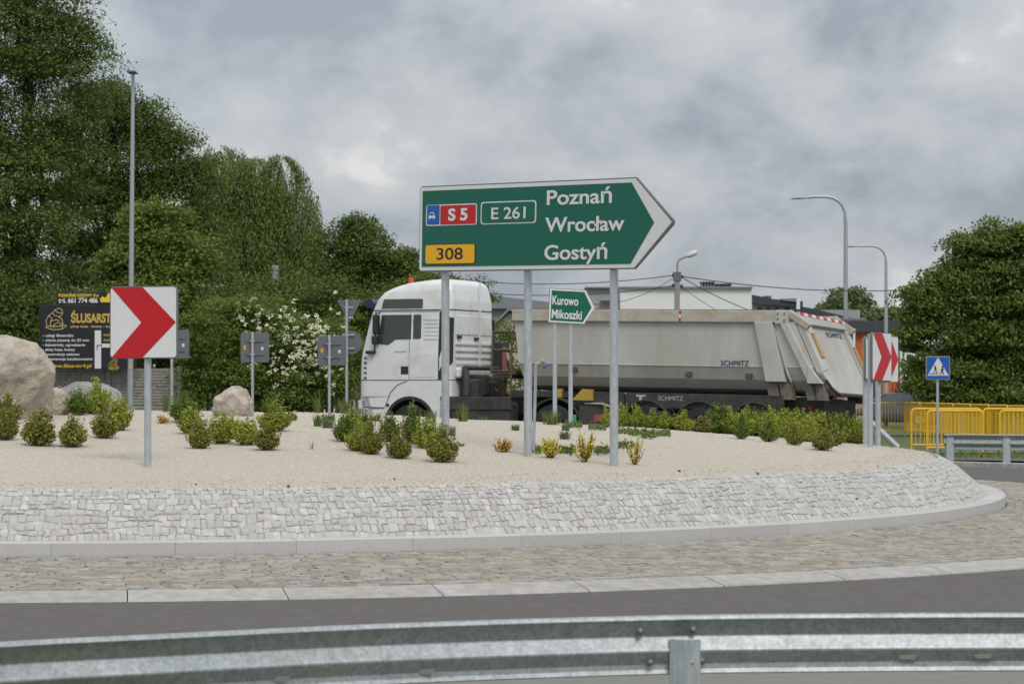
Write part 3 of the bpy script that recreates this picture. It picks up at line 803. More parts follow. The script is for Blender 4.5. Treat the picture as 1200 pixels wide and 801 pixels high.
DB = 79.4
bbx = fx(103, DB)
pb = P(103, 432, DB)
bb = thing('billboard', 'black billboard with gold and white lettering above the concrete wall', 'billboard', (pb.x, DB, G(0, 80)))
sB = DB / FPX
def bl(u, v): return ((u - 103) * sB, P(u, v, DB).z - G(0, 80))
x0, z0 = bl(46, 432); x1, z1 = bl(160, 357)
MB().box(((x0 + x1) / 2, .03, (z0 + z1) / 2), (x1 - x0, .05, z1 - z0)).build('board', M['board_black'], bb, bevel=.008)
a0, b0 = bl(66, 356.3); a1, b1 = bl(152, 342)
MB().box(((a0 + a1) / 2, .035, (b0 + b1) / 2), (a1 - a0, .04, b1 - b0)).build('top_board', M['board_black'], bb, bevel=.008)
for u in (60, 103, 146):
    MB().box((bl(u, 0)[0], .78, (z1) / 2), (.07, .06, z1)).build('post', M['zinc'], bb)
def bt(s, u, v, w_, h_, m, nm='lettering', bold=0.01, **k):
    x, z = bl(u, v)
    return text(s, m, bb, (x, -.002 if v > 357 else .009, z), width=w_ * sB, height=h_ * sB, bold=bold, name=nm, **k)
bt('PODNOŚNIK KOSZOWY 18 m', 68.5, 347.6, 47, 3.6, M['yprint'], bold=.03)
bt('tel. 661 774 486', 68.5, 354.5, 46, 5.6, M['wprint'], bold=.03)
bt('ŚLUSARSTWO', 83, 377.5, 66, 10.5, M['gold'], bold=.035)
bt('płoty kute - bramy - konstrukcje', 83, 383.5, 64, 2.7, M['pale_gold'], bold=.02)
for i, s in enumerate(['- usługi ślusarskie', '- cięcie plazmą do 25 mm', '- balustrady, ogrodzenia', '- płoty kute, bramy', '- konstrukcje stalowe', '- regeneracja beczkowozów']):
    bt(s, 50, 394.3 + i * 5.5, [36, 54.5, 50, 38, 43, 59][i], 3.1, M['wprint'], bold=.02)
bt('www.ślus-mel.pl', 56, 430.3, 51, 4.2, M['gold'], bold=.03)
bt('tel.', 121, 393.5, 10, 3.4, M['gold']); bt('tel.', 121, 399.5, 10, 3.4, M['gold'])
g = MB()
x, z = bl(111, 431.5); x2, z2 = bl(118.5, 387)
g.prism([(x, z), (x2, z), (x2, z2), (x, z2)], lambda a, b, h: (a, h, b), -.003, .004)
x, z = bl(119, 407); x2, z2 = bl(140, 402.5)
g.prism([(x, z), (x2, z), (x2, z2), (x, z2)], lambda a, b, h: (a, h, b), -.003, .004)
g.build('road_map', M['wprint'], bb, fix=True)
g = MB()
for x_, y_, x2_, y2_ in ((113.5, 410, 114.5, 404), (113.5, 405, 120, 404)):
    x, z = bl(x_, y_); x2, z2 = bl(x2_, y2_)
    g.prism([(x, z), (x2, z), (x2, z2), (x, z2)], lambda a, b, h: (a, h, b), -.006, 0)
g.build('map_arrow', M['sblack'], bb, fix=True)
def logo(u0, v0, k, m):
    # a kneeling smith drawn in a few gold strokes
    strokes = [[(2, 22), (1, 15), (4, 9), (9, 5), (12, 2), (16, 0), (20, 2), (21, 6), (19, 9), (15, 10)], [(15, 10), (20, 13), (21, 18), (20, 24)], [(4, 9), (8, 12), (6, 18), (7, 23)], [(12, 2), (14, 5), (20, 6)],
               [(0, 23), (10, 26), (20, 25), (26, 21)], [(10, 24), (11, 19), (16, 17), (21, 20)], [(6, 16), (12, 14), (17, 15)], [(2, 22), (8, 21), (15, 22), (25, 20)], [(9, 5), (11, 9), (14, 9)]]
    g = MB()
    for s in strokes:
        g.tube([Vector((bl(u0 + a * k, v0 + b * k)[0], -.004, bl(u0 + a * k, v0 + b * k)[1])) for a, b in s], .011 * (k ** .5), 5)
    g.build('emblem', m, bb)
logo(53, 361, .98, M['pale_gold'])
logo(127, 420, .5, M['gold'])
g = MB()   # yellow lift truck pictogram
pts = [(117, 350), (120, 347), (124, 349), (126, 344), (129, 343), (129, 350), (132, 351), (131, 354), (118, 354)]
g.prism([bl(a, b) for a, b in pts], lambda a, b, h: (a, h, b), .008, .016)
g.build('lift_picture', M['yprint'], bb, fix=True)

# ================================================================== road signs
def post(parent, x, y, z0, z1, r, name='post', m='zinc', cap=True):
    b = MB().tube([(x, y, z0), (x, y, z1)], r, 14)
    if cap: b.tube([(x, y, z1), (x, y, z1 + .006)], r * 1.04, 14)
    return b.build(name, M[m], parent, smooth=40)
def chevron_sign(label, base, z_bot, size, yaw, cut=None, postr=.038, px=0.02, group='red and white chevron signs', tilt=0.0):
    t = thing('chevron_sign', label, 'road sign', base, yaw, group)
    zb = z_bot - base[2]
    post(t, px, .03, -.3, zb + size * .96, postr)
    s = size / 2
    MB().prism(rrect(-s, zb, s, zb + size, .04), XZ, -.035, 0.0).build('panel_back', M['sback'], t, fix=True, bevel=.003)
    MB().prism(rrect(-s + .012, zb + .012, s - .012, zb + size - .012, .03), XZ, -.040, -.0355).build('panel_face', M['swhite'], t, fix=True)
    c = zb + s
    k = s * .97
    arrow = [(-k * .97, k), (-k * .02, k), (k * .99, 0), (-k * .02, -k), (-k * .97, -k), (0.0 - .02, 0)]
    arrow = [(a, c + b) for a, b in arrow]
    MB().prism(arrow, XZ, -.044, -.0405).build('arrow', M['sred'], t, fix=True)
    for z in (zb + .12, zb + size - .12):
        MB().box((px, .005, z), (.16, .012, .04)).build('clamp', M['zinc'], t)
    return t
h1 = hit(172, 548)
chevron_sign('large red and white chevron sign standing alone at the left of the gravel', (h1.x - .02, h1.y, h1.z), P(170, 420, h1.y).z, 86 * h1.y / FPX * .985, math.radians(-15), px=.02, postr=.036)
# trio of chevrons on the right, seen edge-on
def chev_at(label, uc, vt, vb, ub, vbase, D, yaw):
    pt, pbm = P(uc, vt, D), P(uc, vb, D)
    bx = (ub - 600) * D / FPX
    gz = mound(bx, D) if math.hypot(bx - CX, D - CY) < RTOP else G(bx, D)
    sz = pt.z - pbm.z
    a = yaw
    off = (bx - pt.x) / (math.cos(a) - math.sin(a) * (uc - 600) / FPX)
    t = chevron_sign(label, (pt.x, D, gz), pbm.z, sz, yaw, px=off, postr=.036)
    return t
chev_at('frontmost of the three edge-on chevron signs at the right end of the shrub bed', 1030.5, 389.5, 446.5, 1022.5, 520, 38.5, math.radians(60))
chev_at('rightmost of the three edge-on chevron signs, half behind the front one', 1039.5, 393.5, 448, 1031.5, 518, 39.6, math.radians(61))
chev_at('leftmost of the three edge-on chevron signs, only a sliver showing beside the tipper', 1022, 394, 446, 1016.5, 492, 41.2, math.radians(60))

# big direction sign: plane from (u 493) to the arrow tip
SL = Vector((-1.03, 33.44, 3.065)); dirx = Vector((.7055, -.7085, -.019)).normalized()
yaw = math.atan2(dirx.y, dirx.x); roll = -math.asin(dirx.z)
def solve_t(u): k = (u - 600) / FPX; return (k * SL.y - SL.x) / (dirx.x - k * dirx.y)
SH = 0.963; TS = solve_t(746); TT = solve_t(790.5)
g0 = mound(SL.x, SL.y)
bs = thing('direction_sign', 'large green arrow sign reading Poznań, Wrocław, Gostyń on three posts', 'direction sign', (SL.x, SL.y, g0), yaw)
zb0 = SL.z - g0
face = bpy.data.objects.new('sign_panel', None)
def sgn(u, v):        # photo point on the sign -> (along, up)
    t_ = solve_t(u); D = SL.y + dirx.y * t_
    z = CAMH - (v - HV) * D / FPX
    return t_, z - (SL.z + dirx.z * t_)
RS = (0, roll, 0)
outl = [(0.03, 0), (TS, 0), (TT, SH / 2 - .02), (TT, SH / 2 + .02), (TS, SH), (0.03, SH), (0, SH - .03), (0, .03)]
def sp(poly, h0, h1, m, name, bevel=0):
    o = MB().prism(poly, XZ, h0, h1).build(name, m, bs, fix=True, bevel=bevel)
    o.location = (0, 0, zb0); o.rotation_euler = RS
    return o
sp(outl, -.03, 0, M['sback'], 'panel_back', .003)
ins = .014
sp([(ins, ins + .02), (ins + .02, ins), (TS - .004, ins), (TT - .018, SH / 2), (TS - .004, SH - ins), (ins + .02, SH - ins), (ins, SH - ins - .02)], -.035, -.0305, M['swhite'], 'panel_border')
b = .055
tip = solve_t(768.5)
gx = solve_t(741.5)
sp([(b, b)] + [(gx, b), (tip, SH / 2), (gx, SH - b), (b, SH - b)], -.039, -.0355, M['sgreen'], 'panel_field')
def stext(s, u0, u1, vbase, cap_px, m=None, h=-.042, nm='lettering', bold=.012):
    t0, z0_ = sgn(u0, vbase); t1, _ = sgn(u1, vbase)
    D = SL.y + dirx.y * t0
    o = text(s, m or M['swhite'], bs, (0, 0, 0), width=t1 - t0, height=cap_px * D / FPX, bold=bold, name=nm)
    R = Matrix.Rotation(roll, 3, 'Y')
    o.location = Vector((0, 0, zb0)) + R @ Vector((t0, h, z0_)); o.rotation_euler = RS
    return o
stext('Poznań', 643, 719, 240.2, 17.5, bold=.016)
stext('Wrocław', 641.5, 734, 272, 17.5, bold=.016)
stext('Gostyń', 641, 714.5, 304.3, 17.5, bold=.016)
def splate(u0, v0, u1, v1, m, h, name, r=.03):
    a0, c0 = sgn(u0, v1); a1, c1 = sgn(u1, v0)
    c0b = sgn(u1, v1)[1]; c1b = sgn(u0, v0)[1]
    return sp(rrect(a0, (c0 + c0b) / 2, a1, (c1 + c1b) / 2, r), h - .003, h, m, name)
# v rows taken at plate middle (sign seen in perspective)
splate(501.7, 239.5, 561, 264.3, M['swhite'], -.0395, 'plate_border')
splate(503, 240.8, 517.5, 263.3, M['sblue'], -.043, 'plate_blue', .015)
splate(518.6, 240.5, 560, 262.9, M['sred'], -.043, 'plate_red', .015)
stext('S 5', 528, 550.5, 258.4, 14, h=-.0465, bold=.03)
splate(565.6, 235.9, 630.6, 262.4, M['swhite'], -.0395, 'plate_border', .04)
splate(567, 237.3, 629.2, 261, M['sgreen'], -.043, 'plate_green', .035)
stext('E 261', 578.5, 618.5, 257, 14, h=-.0465, bold=.01)
splate(500.8, 285.8, 560, 309.6, M['sblack'], -.0395, 'plate_border')
splate(501.8, 286.7, 559.1, 308.7, M['syellow'], -.043, 'plate_yellow', .025)
stext('308', 515, 545.5, 304.2, 14, M['sblack'], h=-.0465, bold=.008)
# little car pictogram
tc0, zc0 = sgn(505, 257); k = 11 * 33.3 / FPX
car_p = [(0, 3.2), (1, 3.2), (2.2, 7), (7.8, 7), (9, 3.2), (10, 3.2), (10, 1), (9.3, 1), (9.3, 0), (7.6, 0), (7.6, 1), (2.4, 1), (2.4, 0), (.7, 0), (.7, 1), (0, 1)]
sp([(tc0 + a * k / 10, zc0 + b_ * k / 10) for a, b_ in car_p], -.048, -.0435, M['swhite'], 'car_picture')
sp([(tc0 + a * k / 10, zc0 + b_ * k / 10) for a, b_ in [(2, 3.8), (8, 3.8), (7.2, 6.2), (2.8, 6.2)]], -.050, -.0482, M['sblue'], 'car_picture_window')
for u in (522, 619, 720):
    t_ = solve_t(u) - .058
    px_, py_ = SL.x + dirx.x * t_, SL.y + dirx.y * t_
    zt = zb0 + dirx.z * t_ + (SH - .12)
    post(bs, t_, .055, mound(px_, py_) - g0 - .3, zt, .045)
    for z in (.08, SH - .14):
        MB().box((t_, .012, zb0 + dirx.z * t_ + z), (.17, .022, .05)).build('clamp', M['zinc'], bs)
for z in (.0, ):
    MB().box((solve_t(619), .012, zb0 - .006), (.16, .03, .012)).build('bracket', M['sback'], bs)

# small direction sign
D = 40.6
h2 = P(650.5, 480, D); gz = mound(h2.x, D)
ss = thing('direction_sign', 'small green arrow sign reading Kurowo, Mikoszki in front of the tipper', 'direction sign', (P(642, 0, D).x, D, gz), math.radians(4))
s_ = D / FPX
pz = P(0, 377.6, D).z - gz
hh = 40.3 * s_
W1, W2 = 42.6 * s_ , 55 * s_
def sm(poly, h0, h1, m, name):
    o = MB().prism(poly, XZ, h0, h1).build(name, m, ss, fix=True); o.location = (0, 0, pz); o.rotation_euler = (0, math.radians(3.0), 0); return o
sm([(0, 0), (W1, 0), (W2, hh / 2), (W1, hh), (0, hh)], -.02, 0, M['sback'], 'panel_back')
q = .012
sm([(q * .6, q * .6), (W1 - .002, q * .6), (W2 - q * .8, hh / 2), (W1 - .002, hh - q * .6), (q * .6, hh - q * .6)], -.024, -.0205, M['swhite'], 'panel_border')
q = .03
sm([(q, q), (W1 - .02, q), (W2 - .055, hh / 2), (W1 - .02, hh - q), (q, hh - q)], -.028, -.0245, M['sgreen'], 'panel_field')
for s, v, wd in (('Kurowo', .535, 30.5), ('Mikoszki', .135, 35.5)):
    o = text(s, M['swhite'], ss, (0, 0, 0), width=wd * s_, height=10.6 * s_, bold=.02)
    R = Matrix.Rotation(math.radians(3.0), 3, 'Y')
    o.location = Vector((0, 0, pz)) + R @ Vector((3.8 * s_, -.0305, hh * v)); o.rotation_euler = (0, math.radians(3.0), 0)
post(ss, 8.5 * s_, .03, -.3, pz + hh * .9, .030)
post(ss, 27 * s_, .03, -.3, pz + hh * .85, .030)

# pedestrian crossing sign
D = 61.5
p0 = P(1099, 0, D)
gz = G(p0.x, D); s_ = D / FPX
cs = thing('crossing_sign', 'square blue pedestrian crossing sign on a grey pole by the yellow railings', 'road sign', (p0.x, D, gz), math.radians(3))
zc = P(0, 431, D).z - gz
SZ = 28.3 * s_; ww = SZ / 2; hz = 27.5 * s_
def cp(poly, h0, h1, m, name): return MB().prism(poly, XZ, h0, h1).build(name, m, cs, fix=True)
cp(rrect(-ww, zc - hz / 2, ww, zc + hz / 2, .03), -.02, 0, M['wall_grey'], 'panel_back')
q = .014
cp(rrect(-ww + q, zc - hz / 2 + q, ww - q, zc + hz / 2 - q, .025), -.024, -.0205, M['sblue'], 'panel_face')
zt0 = zc - hz / 2 + .085
cp([(-ww + .03, zt0), (ww - .03, zt0), (0.0, zc + hz / 2 - .02)], -.028, -.0245, M['swhite'], 'triangle')
def fig(cx, z, k, lean, nm):
    g = MB()
    g.tube([(cx + .01 * lean, -.03, z + k * .92), (cx + .01 * lean, -.034, z + k * .92)], k * .11, 10)
    for a, b_, r in (((0, .5), (lean * .06, .8), .1), ((0, .5), (-.22, .0), .055), ((0, .5), (.2, .02), .055), ((lean * .06, .76), (-.2, .5), .035), ((lean * .06, .76), (.22, .55), .035)):
        g.tube([(cx + a[0] * k, -.031, z + a[1] * k), (cx + b_[0] * k, -.031, z + b_[1] * k)], [k * r, k * r * .8], 6)
    g.build(nm, M['sblack'], cs)
fig(.085, zt0 + .015, .185, 1, 'walking_figure')
fig(-.055, zt0 + .065, .145, -1, 'far_figure')
g = MB()
for z, xa, xb in ((.05, -.17, .02), (.03, -.19, .0)):
    g.box(((xa + xb) / 2, -.029, zt0 + z), (xb - xa, .003, .009))
g.build('zebra_lines', M['sblack'], cs)
post(cs, 0, .03, -.3, zc + hz * .4, .028)
MB().box((0, .004, zc), (.12, .01, .03)).build('clamp', M['zinc'], cs)

# backs of signs beyond the island
def sign_back(label, uc, vt, vb, wpx, upost, D, stickers=True):
    s_ = D / FPX
    px_ = (upost - 600) * s_; gz = G(px_, D)
    t = thing('square_sign', label, 'road sign', (px_, D, gz), 0, 'backs of square signs beyond the gravel')
    zb_, zt_ = P(0, vb, D).z - gz, P(0, vt, D).z - gz
    cx = (uc - upost) * s_
    MB().prism(rrect(cx - wpx * s_ / 2, zb_, cx + wpx * s_ / 2, zt_, .04), XZ, .03, .05).build('panel', M['sback'], t, fix=True, bevel=.004)
    for k in (.27, .72):
        MB().box((cx, .018, zb_ + (zt_ - zb_) * k), (wpx * s_ * .62, .02, .035)).build('rail', M['sback'], t)
        MB().box((0, 0.0, zb_ + (zt_ - zb_) * k), (.1, .075, .03)).build('clamp', M['zinc'], t)
    if stickers:
        MB().box((cx - wpx * s_ * .35, .028, zb_ + (zt_ - zb_) * .5), (.05, .003, .09)).build('yellow_sticker', M['syellow'], t)
        MB().box((cx + wpx * s_ * .26, .028, zb_ + (zt_ - zb_) * .47), (.05, .003, .07)).build('white_sticker', M['swhite'], t)
    post(t, 0, -.03, -.2, zt_ + .01, .030)
    return t
sign_back('grey back of a square sign between the chevron and the flowering elder', 298.5, 389.5, 424.5, 33.5, 296, 61)
sign_back('grey back of a square sign just left of the round and triangular sign backs', 389, 393, 428, 33.5, 386, 61.5)
sign_back('grey back of a square sign mostly hidden behind the large left chevron', 207, 386.5, 420, 29, 201.5, 62)
D = 63.5; s_ = D / FPX; px_ = (406.3 - 600) * s_; gz = G(px_, D)
t = thing('yield_sign', 'inverted triangular sign back above a round one on one post left of the cab', 'road sign', (px_, D, gz))
a = [P(395, 351.5, D), P(423.5, 351.5, D), P(409.3, 379, D)]
MB().prism([(p.x - px_, p.z - gz) for p in a], XZ, .03, .045).build('triangle_panel', M['sback'], t, fix=True, bevel=.01)
c = P(410, 401, D); r = 14 * s_
MB().prism([(c.x - px_ + r * math.cos(i * PI / 20), c.z - gz + r * math.sin(i * PI / 20)) for i in range(40)], XZ, .05, .065).build('round_panel', M['sback'], t, fix=True)
for v in (360, 372, 392, 408):
    MB().box((.04, .02, P(0, v, D).z - gz), (.26 if v > 380 else .2, .02, .03)).build('rail', M['zinc'], t)
post(t, 0, -.02, -.2, P(0, 351, D).z - gz, .03)

# standpipe with tap
hp = hit(624.5, 531)
t = thing('standpipe', 'thin grey water standpipe with a blue tap handle beside the middle post', 'standpipe', hp)
zt = P(0, 426, hp.y).z - hp.z; k = hp.y / FPX
MB().tube([(0, 0, -.2), (3.5 * k, 0, zt - .03), (4.2 * k, 0, zt), (7 * k, 0, zt + .01), (12 * k, 0, zt + .01)], .018, 10).build('pipe', M['zinc'], t, smooth=40)
MB().tube([(12 * k, 0, zt + .02), (13 * k, 0, zt + .0), (14 * k, 0, zt - .035)], [.024, .024, .017], 10).build('tap', M['bolt'], t, smooth=40)
MB().tube([(9 * k, -.03, zt + .035), (13.5 * k, -.03, zt + .028)], .010, 8).build('tap_lever', M['bolt'], t, smooth=40)
MB().tube([(14 * k, -.0, zt - .02), (14.2 * k, -.0, zt - .055)], .022, 10).build('tap_handle', M['tap_blue'], t, smooth=40)

# ================================================================== foreground crash barrier
pts = [(-260, 772), (0, 752), (200, 742), (400, 732.5), (600, 725.3), (800, 720.3), (1000, 718.4), (1200, 717.6), (1450, 717.4)]
ZR = 0.62
ctrl = []
for u, v in pts:
    D = (CAMH - ZR) * FPX / (v - HV); ctrl.append(Vector(((u - 600) * D / FPX, D, ZR)))
def catmull(c, n=14):
    o = []
    for i in range(len(c) - 1):
        p0, p1, p2, p3 = c[max(i - 1, 0)], c[i], c[i + 1], c[min(i + 2, len(c) - 1)]
        for k in range(n):
            t = k / n
            o.append(.5 * ((2 * p1) + (-p0 + p2) * t + (2 * p0 - 5 * p1 + 4 * p2 - p3) * t * t + (-p0 + 3 * p1 - 3 * p2 + p3) * t ** 3))
    o.append(c[-1]); return o
path = catmull(ctrl)
PROF = [(.026, -.002), (.020, 0), (.010, -.007), (.002, -.019), (.001, -.023), (.006, -.028), (.024, -.062), (.042, -.098), (.045, -.106), (.044, -.112), (.036, -.126), (.014, -.162), (.009, -.169), (.006, -.176), (.006, -.184), (.012, -.196), (.034, -.230), (.042, -.246), (.042, -.254), (.040, -.272), (.034, -.284), (.030, -.292), (.034, -.298)]
def beam(path, off=0.0, thick=.004):
    g = MB(); rows = []; rows2 = []
    for i, p in enumerate(path):
        d = path[min(i + 1, len(path) - 1)] - path[max(i - 1, 0)]; d.normalize()
        nrm = Vector((-d.y, d.x, 0))           # away from the camera
        rows.append([p + nrm * (a + off) + Vector((0, 0, b)) for a, b in PROF])
        rows2.append([p + nrm * (a + off + thick) + Vector((0, 0, b)) for a, b in PROF])
    g.grid(rows); g.grid([r[::-1] for r in rows2])
    n = len(PROF)
    for R in (0, -1):
        for j in range(n - 1):
            g.add([rows[R][j], rows[R][j + 1], rows2[R][j + 1], rows2[R][j]], [(0, 1, 2, 3)])
    for j in (0, n - 1):
        for i in range(len(path) - 1):
            g.add([rows[i][j], rows[i + 1][j], rows2[i + 1][j], rows2[i][j]], [(0, 1, 2, 3)])
    return g
gr = thing('crash_barrier', 'galvanised steel crash barrier running across the bottom foreground', 'crash barrier', (0, 0, 0), group='steel crash barriers')
uof = lambda p: 600 + FPX * p.x / p.y
left = [p for p in path if uof(p) < 826]; right = [p for p in path if uof(p) > 735]
beam(left).build('rail_beam', M['zinc_rail'], gr, smooth=18)
o = beam(right, .0065).build('rail_beam', M['zinc_rail'], gr, smooth=18)
def near(u): return min(path, key=lambda p: abs(uof(p) - u))
for (u, v) in ((750, 738.5), (812, 736.8), (762, 775.3), (822.5, 773)):
    p = P(u, v, near(u).y + .035 if v < 750 else near(u).y + .045); d = Vector((0, -1, 0))
    depth = .030 if v < 750 else .026
    g = MB(); q = P(u, v, near(u).y + depth)
    g.lathe([(.019, 0), (.019, .006), (.014, .008)], axis_m(q, d), 16)
    g.build('washer', M['bolt_dark'], gr, smooth=30)
    g = MB(); g.lathe([(.0125, .005), (.0125, .018), (.009, .021), (.006, .021), (.006, .028), (.004, .03)], axis_m(q, d), 6 if v > 750 else 12)
    g.build('bolt', M['bolt'], gr, smooth=30)
for (u, v) in ((499, 786), (1063.5, 768.8), (1152, 767.5), (330, 795)):
    q = P(u, v, near(u).y + .028)
    k = q.y / FPX
    MB().prism([(a + q.x, b_ + q.z) for a, b_ in rrect(-10 * k, -3.3 * k, 10 * k, 3.3 * k, 3 * k)], XZ, q.y - .002, q.y + .004).build('slot', M['bolt'], gr, fix=True)
# posts: sigma section, 4 m apart
def rail_post(u, dy=-.02, gname='rail_post'):
    p = near(u); D = p.y + dy
    k = D / FPX
    x0 = P(u - 18, 0, D).x; x1 = P(u + 18, 0, D).x
    zt = P(0, 748.5, D).z
    zb = G(p.x, D) - .1
    xm = x0 + (x1 - x0) * .55
    g = MB()
    g.prism([(x0, D + .0), (xm, D - .045), (x1, D - .005), (x1, D), (xm, D - .039), (x0 + .003, D + .006), (x0 + .003, D + .10), (x0, D + .10)], lambda a, b_, h: (a, b_, h), zb, zt)
    # the folded right flange is cut lower
    g.box((x1 - .002, D + .045, (zb + zt - .02) / 2), (.004, .1, zt - .02 - zb))
    g.build(gname, M['zinc_post'], gr, fix=True)
    q = Vector((x1 - .045, D - .02, zt - .115))
    MB().lathe([(.011, 0), (.011, .012), (.007, .014)], axis_m(q, (0, -1, 0)), 10).build('bolt', M['bolt'], gr, smooth=30)
rail_post(803)
for p, nm in ((Vector((-3.3, 12.3, 0)), 0), (Vector((4.2, 15.0, 0)), 1)):
    MB().box((p.x, p.y, ZR / 2 - .05), (.12, .08, ZR + .1)).build('rail_post', M['zinc_post'], gr)

# barrier on the far right
def far_barrier(label, p0, p1, ztop, posts, term=True):
    t = thing('crash_barrier', label, 'crash barrier', (0, 0, 0), group='steel crash barriers')
    a, b_ = Vector(p0), Vector(p1)
    n = 12
    line = [a.lerp(b_, i / n) for i in range(n + 1)]
    for p in line: p.z = ztop
    beam(line, 0).build('rail_beam', M['zinc_rail'], t, smooth=28)
    L = (b_ - a).length
    for s in posts:
        p = a.lerp(b_, s / L)
        gz = G(p.x, p.y)
        MB().box((p.x, p.y + .02 , (gz - .1 + ztop - .08) / 2), (.14, .07, ztop - .08 - gz + .1)).build('post', M['zinc'], t)
    if term:
        d = (b_ - a).normalized()
        MB().tube([a + Vector((-.02, .02, -.05)), a - d * .12 + Vector((0, .02, -.2)), a - d * .28 + Vector((0, .02, -.62))], .045, 8).build('end_piece', M['zinc'], t)
        MB().box(a + Vector((.06, -.01, -.12)), (.05, .01, .05)).build('reflector', M['redlens'], t)
    return t
pA = P(1106, 508, 56.5); pB = P(1330, 511, 54.5)
far_barrier('grey crash barrier beyond the road at the right edge, in front of the railings', (pA.x, pA.y, 0), (pB.x, pB.y, 0), pA.z, (.13, 1.28, 3.2))
# diagonal strut behind the chevrons
pa, pb_ = P(1020, 494, 56), P(1052, 524, 56)
t = thing('sloping_rail', 'sloping steel rail end dropping to the ground just right of the chevron trio', 'rail end', (pb_.x, 56, G(pb_.x, 56)))
MB().tube([(0, 0, pb_.z - t.location.z), (pa.x - pb_.x, 0, pa.z - t.location.z)], .06, 8).build('strut', M['zinc'], t, smooth=40)
MB().tube([(pa.x - pb_.x, 0, pa.z - t.location.z), (pa.x - pb_.x, 0, -.1)], .05, 8).build('post', M['zinc'], t, smooth=40)

# ================================================================== yellow railings
def railing(label, x, y, z, ang, length, H=1.1, nb=15, group='yellow pedestrian railings', r=.03):
    t = thing('pedestrian_railing', label, 'railing', (x, y, z), ang, group)
    R = .12; pts = [(0, -.1)]
    for i in range(5):
        a = PI - i * PI / 8; pts.append((R + R * math.cos(a), H - R + R * math.sin(a)))
    for i in range(5):
        a = PI / 2 - i * PI / 8; pts.append((length - R + R * math.cos(a), H - R + R * math.sin(a)))
    pts.append((length, -.1))
    MB().tube([(a, 0, b_) for a, b_ in pts], r, 8).build('frame', M['yellowp'], t, smooth=50)
    MB().tube([(0, 0, .12), (length, 0, .12)], r * .8, 6).build('bottom_rail', M['yellowp'], t, smooth=50)
    me = MB().tube([(0, 0, .12), (0, 0, H - r)], .011, 5).mesh('bar', M['yellowp'])
    for i in range(nb):
        o = link('bar', me, t); o.location = (length * (i + 1) / (nb + 1), 0, 0)
    return t
p = P(1068, 0, 81)
lbls = ['nearest left yellow railing panel, directly behind the blue crossing sign pole', 'near yellow railing panel at the right edge of the photo', 'yellow railing panel just outside the right edge']
for i in range(3):
    xx = p.x + 1.5 * 0 + i * 1.97
    railing(lbls[i], xx, 81 + i * .05, G(xx, 81), 0, 1.92)
p = P(1089, 0, 79)
lb2 = ['yellow railing panel overlapping the nearest one, slightly in front of it', 'yellow railing panel behind the crash barrier, second in the front row']
for i in range(2):
    xx = p.x + i * 1.95
    railing(lb2[i], xx, 79.4 + i * .05, G(xx, 79) - .04, math.radians(1), 1.5 if i == 0 else 1.92)
ra, rb = P(1061, 0, 106), P(1205, 0, 92)
dv = Vector((rb.x - ra.x, rb.y - ra.y, 0)); Ln = dv.length; ang = math.atan2(dv.y, dv.x)
ordn = ['first', 'second', 'third', 'fourth', 'fifth', 'sixth', 'seventh', 'eighth']
k = int(Ln / 2)
for i in range(k):
    q = Vector((ra.x, ra.y, 0)) + dv * (i / k)
    railing('far yellow railing panel, %s in the receding row below the big right tree' % ordn[i], q.x, q.y, G(q.x, q.y) + .05 * (1 - i / k), ang, Ln / k - .04)
for i in range(2):
    q = P(1000 - i * 62, 0, 107)
    railing(['far yellow railing panel seen behind the chevron sign posts', 'far yellow railing panel half hidden by the tipper tailgate'][i], q.x, q.y, G(q.x, q.y) + .03, 0, 1.85)

# ================================================================== lamp poles, utility pole, wires
def lamp(label, D, ub, vtop, arm_pts, r0, r1, vbase=470, head='flat', group='tall curved street lamps'):
    x = (ub - 600) * D / FPX; gz = G(x, D)
    t = thing('street_lamp', label, 'street lamp', (x, D, gz), 0, group)
    loc = lambda u, v: Vector(((u - ub) * D / FPX, 0, P(0, v, D).z - gz))
    pts = [Vector((0, 0, -.1)), loc(ub, vtop)] + [loc(u, v) for u, v in arm_pts]
    n = len(pts)
    rr = [r0, r0 * .7] + [r1] * (n - 2)
    MB().tube(pts, rr, 10).build('pole', M['lamp_grey'], t, smooth=50)
    e_ = pts[-1]; d = (pts[-1] - pts[-2]).normalized()
    L_ = .62
    m = Matrix.Translation(e_) @ d.to_track_quat('X', 'Z').to_matrix().to_4x4()
    g = MB()
    prof = [(0, .03, .03), (.08, .05, .04), (.3, .13, .05), (.55, .13, .035), (L_, .08, .02)]
    rows_ = []
    for xx, wy, hz_ in prof:
        rows_.append([m @ Vector((xx, wy * math.cos(a), hz_ * math.sin(a))) for a in [2 * PI * j / 10 for j in range(11)]])
    g.grid(rows_); g.add(rows_[-1][:10], [tuple(range(10))])
    g.build('lamp_head', M['lamp_white'] if head == 'white' else M['lamp_grey'], t, smooth=50, fix=True)
    return t
lamp('nearer tall curved street lamp rising behind the tipper tailgate', 105, 991, 262, [(990.3, 250), (987.5, 241.5), (983, 236), (976, 232), (968, 230.5), (955, 230.6), (947, 231.2)], .10, .05)
lamp('farther curved street lamp, lower and to the right of the nearer one', 135, 1038.3, 310, [(1037.8, 302), (1035.8, 296), (1032, 291.5), (1026, 288.8), (1018, 288), (1006, 288.3)], .10, .05)
